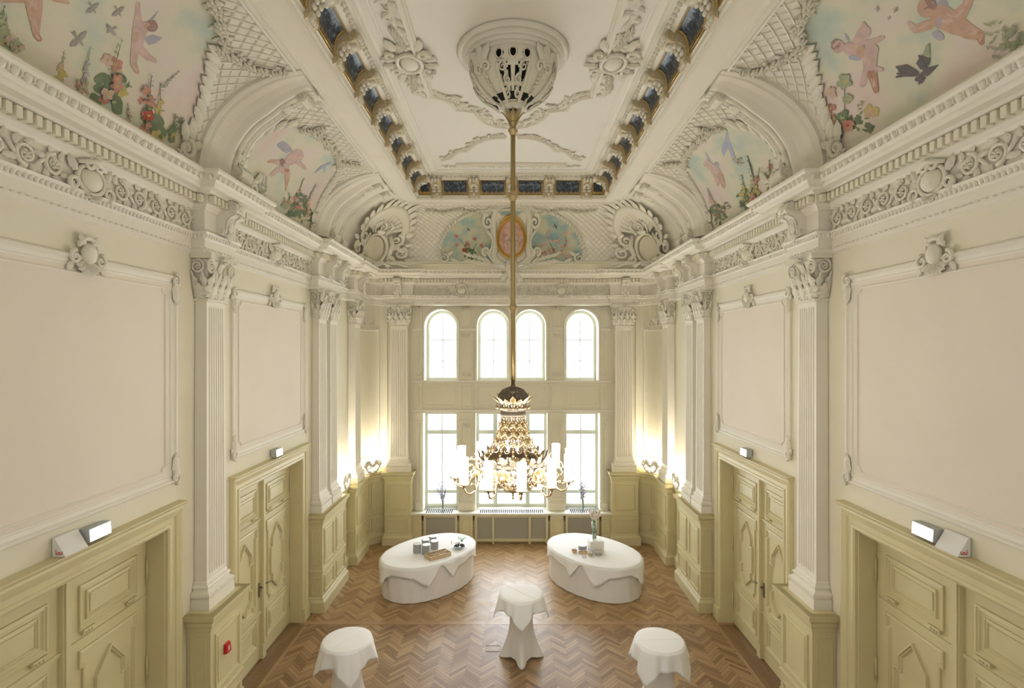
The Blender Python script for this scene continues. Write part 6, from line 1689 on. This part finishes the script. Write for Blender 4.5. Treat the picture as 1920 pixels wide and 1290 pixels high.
# ---------------------------------------------------------------- things on the left table (top at 0.752)
def onT(px, py, z=0.752): Y = (CAMH-z)*F/(py-PY0); return ((px-PX0)*Y/F, Y, z)
def plate_stack(label, loc, n, r=0.093, hh=0.0072, m=PORC, top=PORCW):
    t = thing('plate_stack', label, 'plates', loc)
    for k in range(n):
        mb = MB(); z = k*hh; mb.lathe([(0, z), (r*0.6, z), (r*0.97, z+hh*0.5), (r, z+hh*0.85), (r*0.9, z+hh*0.92), (r*0.6, z+hh*0.7), (0, z+hh*0.7)], seg=20)
        mb.build('plate', top if k == n-1 else m, t)
TZ = 0.752
for (px, py, lab, n) in ((782.5, 1036, 'tall grey plate stack, leftmost of five on the left oval table', 24), (799, 1038, 'grey plate stack nearest the wooden cutlery tray', 24), (815, 1029, 'grey plate stack at the right of the five', 22), (798, 1025, 'grey plate stack behind, between the front stacks', 20), (811.5, 1017, 'farthest of the five grey plate stacks', 18)):
    plate_stack(lab, onT(px, py), n, 0.095, 0.0085)
tr = thing('cutlery_tray', 'pale wooden cutlery tray on the near edge of the left oval table', 'cutlery tray', onT(821, 1043, 0.755), radians(38))
mb = MB(); L_, W_, H_ = 0.26, 0.13, 0.075
mb.box(-L_, L_, -W_, W_, 0, 0.008)
for s in (-1, 1): mb.box(-L_, L_, s*W_-0.006, s*W_+0.006, 0, H_); mb.box(s*L_-0.006, s*L_+0.006, -W_, W_, 0, H_)
for k in (-1, 0, 1): mb.box(k*L_*0.5-0.004, k*L_*0.5+0.004, -W_, W_, 0, H_*0.9)
mb.box(-L_, L_, -0.004, 0.004, 0, H_*0.9)
mb.build('tray_body', WICKER, tr)
for i in range(16):
    g = thing('fork' if i % 2 else 'spoon', None, None) if False else None
mb = MB(); random.seed(11)
for i in range(4):
    for j in range(2):
        cx = -L_*0.75+i*L_*0.5; cy = (-1 if j else 1)*W_*0.5
        mb = MB()
        for k in range(4): mb.tube([(cx-0.04+0.025*k, cy-0.05, 0.03+0.01*k), (cx-0.045+0.026*k, cy+0.05, 0.055)], 0.005, 5)
        mb.build('cutlery_bundle', SILVER if (i+j) % 2 else WICKER, tr)
bl = thing('serving_bowl', 'shiny silver serving bowl on the right end of the left oval table', 'bowl', onT(861, 1027)); mb = MB()
mb.lathe([(0, 0.0), (0.08, 0.004), (0.14, 0.03), (0.165, 0.06), (0.17, 0.064), (0.165, 0.066), (0.13, 0.04), (0.07, 0.018), (0, 0.014)], seg=36); mb.build('bowl_body', SILVER, bl)
mb = MB()
for k in range(14): a = 2*pi*k/14; mb.ell((0.10*cos(a), 0.10*sin(a), 0.045), (0.03, 0.012, 0.012), 6, 4)
mb.build('dark_garnish', IRON, bl)
gl = thing('glass_cluster', 'small clear glass decoration behind the silver bowl', 'glassware', onT(866, 1015, 0.755)); mb = MB()
for k in range(9):
    a = 2*pi*k/9; mb.tube([(0, 0, 0.0), (0.05*cos(a), 0.05*sin(a), 0.06), (0.10*cos(a), 0.10*sin(a), 0.10)], [0.012, 0.012, 0.016], 6)
mb.build('glass_petals', VASEG, gl)
tag(MB().build('x', PLAST), 'x') if False else None
s_ = MB(); s_.lathe([(0, 0), (0.012, 0), (0.014, 0.05), (0, 0.06)], seg=10)
o = s_.build('salt_shaker', SILVER); o.location = onT(847, 1019); tag(o, 'tiny shiny shaker left of the silver bowl on the left table', 'shaker')

# ---------------------------------------------------------------- things on the right table
VFILL = mat('vase_stems_water', (0.36, 0.33, 0.30), 0.4)
bx = thing('display_box', 'white box pedestal carrying a tall glass vase on the right table', 'box', onT(1117, 1031.5), radians(3))
mb = MB(); mb.box(-0.155, 0.155, -0.155, 0.155, 0, 0.25); mb.build('box_body', PLAST, bx)
def vase(label, loc, h, r, flowers, water=GREEN, tw=TWIG, spread=0.12, ht=0.5, nst=9, petal=PETAL, fs=(.012, .022)):
    t = thing('glass_vase', label, 'vase', loc); mb = MB()
    mb.lathe([(0, 0), (r*0.75, 0), (r*0.78, 0.01), (r*0.8, h*0.4), (r, h), (r*0.94, h), (r*0.72, h*0.4), (r*0.68, 0.02), (0, 0.018)], seg=20); mb.build('glass_body', VASEG, t)
    mb = MB(); mb.lathe([(0, 0.02), (r*0.66, 0.022), (r*0.7, h*0.3), (0, h*0.31)], seg=16); mb.build('vase_filling', water, t)
    mb = MB(); fl = MB()
    for k in range(nst):
        a = random.uniform(0, 2*pi); q = random.uniform(0.3, 1)*spread; top = h+ht*random.uniform(0.55, 1)
        pts = [(0.3*r*cos(a), 0.3*r*sin(a), 0.03), (0.4*r*cos(a+1), 0.4*r*sin(a+1), h), (q*0.6*cos(a), q*0.6*sin(a), h+(top-h)*0.5), (q*cos(a+0.2), q*sin(a+0.2), top)]
        mb.tube(pts, [0.005, 0.006, 0.005, 0.004], 4)
        for _ in range(flowers):
            f = random.uniform(0.25, 1.0); x = q*f*cos(a)+random.uniform(-.03, .03); y = q*f*sin(a)+random.uniform(-.03, .03); z = h+(top-h)*f
            fl.ell((x, y, z), (random.uniform(*fs),)*3, 5, 4)
    mb.build('stems', tw, t); fl.build('blossoms', petal, t)
    return t
random.seed(5)
v_ = vase('tall clear vase of pale blossoms on the white display box', (onT(1117, 1031.5)[0]-0.03, onT(1117, 1031.5)[1], 1.003), 0.40, 0.065, 7, VFILL, GREEN, 0.15, 0.26, 14, PETAL, (0.02, 0.036))
vase('slim green based vase with bare twigs on the sill left of the chandelier', (-1.92, 14.62, 0.838), 0.20, 0.05, 9, WATERG, TWIG, 0.18, 0.62, 12, BUD)
vase('slim green based vase with bare twigs on the sill right of the chandelier', (2.0, 14.62, 0.838), 0.20, 0.05, 9, WATERG, TWIG, 0.18, 0.62, 12, BUD)
plate_stack('low grey plate stack just behind the wooden bowls on the right table', onT(1092, 1029), 11, 0.10, 0.008)
plate_stack('low grey plate stack in front of the white display box', onT(1121, 1040), 9, 0.095, 0.008, PORC, PORC)
def wbowl(label, loc, kind):
    t = thing('wooden_bowl', label, 'bowl', loc); mb = MB()
    mb.lathe([(0, 0), (0.045, 0), (0.07, 0.055), (0.066, 0.058), (0.04, 0.012), (0, 0.012)], seg=18); mb.build('bowl_body', WICKER, t)
    for k in range(7):
        a = 2*pi*k/7; mb = MB(); mb.tube([(0.02*cos(a), 0.02*sin(a), 0.03), (0.045*cos(a), 0.045*sin(a), 0.075)], 0.007, 5); mb.build('cutlery_handle', SILVER if kind else WICKER, t)
wbowl('small wooden bowl at the left, beside the low plate stack', onT(1077, 1036), 0)
wbowl('small wooden bowl of silver cutlery in front of the white box', onT(1107, 1042), 1)
t = thing('wooden_tray', 'small pale wooden tray of dark morsels behind the wooden bowls', 'tray', onT(1093, 1037.5), 0.1); mb = MB()
mb.box(-0.09, 0.09, -0.05, 0.05, 0, 0.012)
for s in (-1, 1): mb.box(-0.09, 0.09, s*0.05-0.004, s*0.05+0.004, 0, 0.04); mb.box(s*0.09-0.004, s*0.09+0.004, -0.05, 0.05, 0, 0.04)
mb.build('tray_body', WICKER, t)
for k in range(4): mb = MB(); mb.ell((-0.06+0.04*k, 0, 0.028), (0.016, 0.025, 0.016), 7, 5); mb.build('morsel', BRONZE if k % 2 else WICKER, t)
t = thing('name_card', 'small white card leaning in front of the wooden bowls', 'card', onT(1096, 1046), 0.05); mb = MB()
mb.add([(-0.05, -0.02, 0), (0.05, -0.02, 0), (0.05, 0.0, 0.06), (-0.05, 0.0, 0.06), (-0.05, 0.02, 0), (0.05, 0.02, 0)], [(0, 1, 2, 3), (3, 2, 5, 4)]); mb.build('folded_card', PLAST, t)

# ================================================================ small fittings
def exit_sign(label, loc, rz, L=0.27, h=0.125):
    t = thing('exit_sign', label, 'exit sign', loc, rz); mb = MB(); d = 0.10
    mb.add([(-L/2, 0, 0), (L/2, 0, 0), (L/2, d, 0.0), (-L/2, d, 0.0), (-L/2, 0, h), (L/2, 0, h), (L/2, d*0.9, h), (-L/2, d*0.9, h)], [(0, 3, 2, 1), (4, 5, 6, 7), (0, 1, 5, 4), (1, 2, 6, 5), (2, 3, 7, 6), (3, 0, 4, 7)])
    mb.build('housing', GREYP, t)
    mb = MB(); mb.add([(-L/2+0.008, d+0.002, 0.008), (L/2-0.008, d+0.002, 0.008), (L/2-0.008, d*0.9+0.003, h-0.008), (-L/2+0.008, d*0.9+0.003, h-0.008)], [(0, 1, 2, 3)]); q = mb.build('lit_face', SIGNL, t); q['label'] = 'glowing white sign face'
    return t
def wedge(label, loc, rz):
    t = thing('warning_lamp', label, 'warning lamp', loc, rz); mb = MB(); L = 0.25
    mb.add([(-L/2, 0, 0), (-L/2, 0.12, 0), (-L/2, 0.02, 0.165), (L/2, 0, 0), (L/2, 0.12, 0), (L/2, 0.02, 0.165), (-L/2, 0, 0.17), (L/2, 0, 0.17)], [(0, 1, 2, 6), (3, 7, 5, 4), (1, 4, 5, 2), (0, 3, 4, 1), (2, 5, 7, 6), (0, 6, 7, 3)]); mb.build('housing', PLAST, t)
    sg = 1 if rz < 0 else -1                                       # the side that faces the room's entrance
    for s in (-1, 1):
        mb = MB(); mb.box(s*L/2-0.001*1, s*L/2+0.001, 0.03, 0.09, 0.02, 0.028); mb.box(s*L/2-0.001, s*L/2+0.001, 0.03, 0.036, 0.02, 0.065); mb.box(s*L/2-0.001, s*L/2+0.001, 0.084, 0.09, 0.02, 0.05); mb.box(s*L/2-0.0015, s*L/2+0.0015, 0.045, 0.075, 0.034, 0.042)
        q = mb.build('warning_mark', RED, t); q['label'] = 'small red warning mark'
    return t
exit_sign('lit white exit sign standing over the near left door', (-4.08, 5.07, 3.478), LEFT)
exit_sign('lit white exit sign standing over the near right door', (4.08, 5.07, 3.478), RIGHT)
exit_sign('small lit white exit sign over the far left door', (-4.08, 8.98, 3.478), LEFT, 0.24)
exit_sign('small lit white exit sign over the far right door', (4.08, 8.98, 3.478), RIGHT, 0.24)
wedge('white wedge shaped lamp with red mark beside the near left exit sign', (-4.09, 4.78, 3.455), LEFT)
wedge('white wedge shaped lamp with red mark beside the near right exit sign', (4.09, 4.78, 3.455), RIGHT)
t = thing('fire_alarm', 'red fire alarm box on the yellow pedestal between the left doors', 'fire alarm', (-3.782, 6.93, 1.29), LEFT); mb = MB()
mb.add([(-0.055, 0, 0), (0.055, 0, 0), (0.055, 0, 0.13), (-0.055, 0, 0.13), (-0.05, 0.045, 0.01), (0.05, 0.045, 0.01), (0.05, 0.03, 0.12), (-0.05, 0.03, 0.12)], [(0, 1, 5, 4), (1, 2, 6, 5), (2, 3, 7, 6), (3, 0, 4, 7), (4, 5, 6, 7), (0, 3, 2, 1)]); mb.build('housing', RED, t)
mb = MB()
for k in range(4): mb.box(-0.02+0.0*k, 0.02, 0.0415-0.0016*k, 0.0435-0.0016*k, 0.035+0.016*k, 0.044+0.016*k)
q = mb.build('white_lettering', PLAST, t); q['label'] = 'small white lettering'
t = thing('floor_socket', 'wooden lidded floor socket left of the middle standing table', 'floor socket', (-0.33, 9.27, 0.0)); mb = MB()
mb.box(-0.12, 0.12, -0.085, 0.085, 0.0005, 0.003); mb.build('lid', PARQ2, t)
mb = MB(); mb.box(-0.12, 0.12, 0.085, 0.095, 0.0005, 0.006); mb.box(-0.12, 0.12, -0.09, -0.085, 0.0005, 0.005); mb.box(-0.125, -0.12, -0.09, 0.095, 0.0005, 0.005); mb.box(0.12, 0.125, -0.09, 0.095, 0.0005, 0.005); mb.build('metal_frame', IRON, t)
mb = MB(); mb.lathe([(0, 0.004), (0.02, 0.004), (0.018, 0.008), (0, 0.008)], (0.02, -0.02, 0), 12); mb.build('pull_knob', SILVER, t)

# lamps hidden behind carved ornaments on the ledges
def ledge_lamp(label, loc, rz, L, orn, power=32):
    t = thing('ledge_lamp', label, 'ledge lamp', loc, rz)
    mb = MB(); mb.box(-L/2, L/2, -0.03, 0.03, 0, 0.03); mb.build('lamp_base', PLAST, t)
    mb = MB(); mb.tube([(-L/2+0.03, 0, 0.05), (L/2-0.03, 0, 0.05)], 0.02, 8); q = mb.build('tube', LEDGE_L, t); q['label'] = 'glowing lamp tube'
    l = bpy.data.lights.new('ledge_light', 'AREA'); l.shape = 'RECTANGLE'; l.size = L*0.8; l.size_y = 0.10; l.energy = power; l.color = (1.0, 0.92, 0.78)
    lo = bpy.data.objects.new('ledge_light', l); C.objects.link(lo); lo.parent = t; lo.location = (0, 0.02, 0.09); lo.rotation_euler = (pi, 0, 0)
    if orn:
        o = thing('ledge_ornament', label.replace('glowing lamp behind', 'white').replace('the carved', 'carved'), 'stucco ornament', (loc[0], loc[1], loc[2]), rz)
        mb = MB(lambda v: Vector((v.x, 0.09+v.y, v.z)))
        for s in (-1, 1):
            mb.spiral(s*0.16, 0.26, 0.07, 1.5, pi/2, -s, 0.025, 0.0); mb.spiral(s*0.08, 0.10, 0.07, 1.4, 0, s, 0.022, 0.0); mb.leaf(s*0.04, 0.18, pi/2-s*0.5, 0.22, 0.11, 0.04); mb.leaf(s*0.16, 0.16, pi/2-s*0.9, 0.16, 0.09, 0.04); mb.tube([(s*0.02, 0, 0.02), (s*0.14, 0, 0.06), (s*0.20, 0, 0.16), (s*0.14, 0, 0.30)], [0.03, 0.028, 0.025, 0.02], 6)
        mb.rosette(0, 0.20, 0.06, 7, 0.01)
        mb.build('leaf_scrolls', STUCB, o)
ledge_lamp('glowing lamp behind the carved ornament in the left corner niche', (-3.80, 14.14, 1.975), BACK+pi/4, 0.30, True)
ledge_lamp('glowing lamp behind the carved ornament in the right corner niche', (3.80, 14.14, 1.975), BACK-pi/4, 0.30, True)
ledge_lamp('glowing lamp behind the carved ornament between the left pilasters', (-4.02, 12.47, 1.975), LEFT, 0.40, True)
ledge_lamp('glowing lamp behind the carved ornament between the right pilasters', (4.02, 12.47, 1.975), RIGHT, 0.40, True)
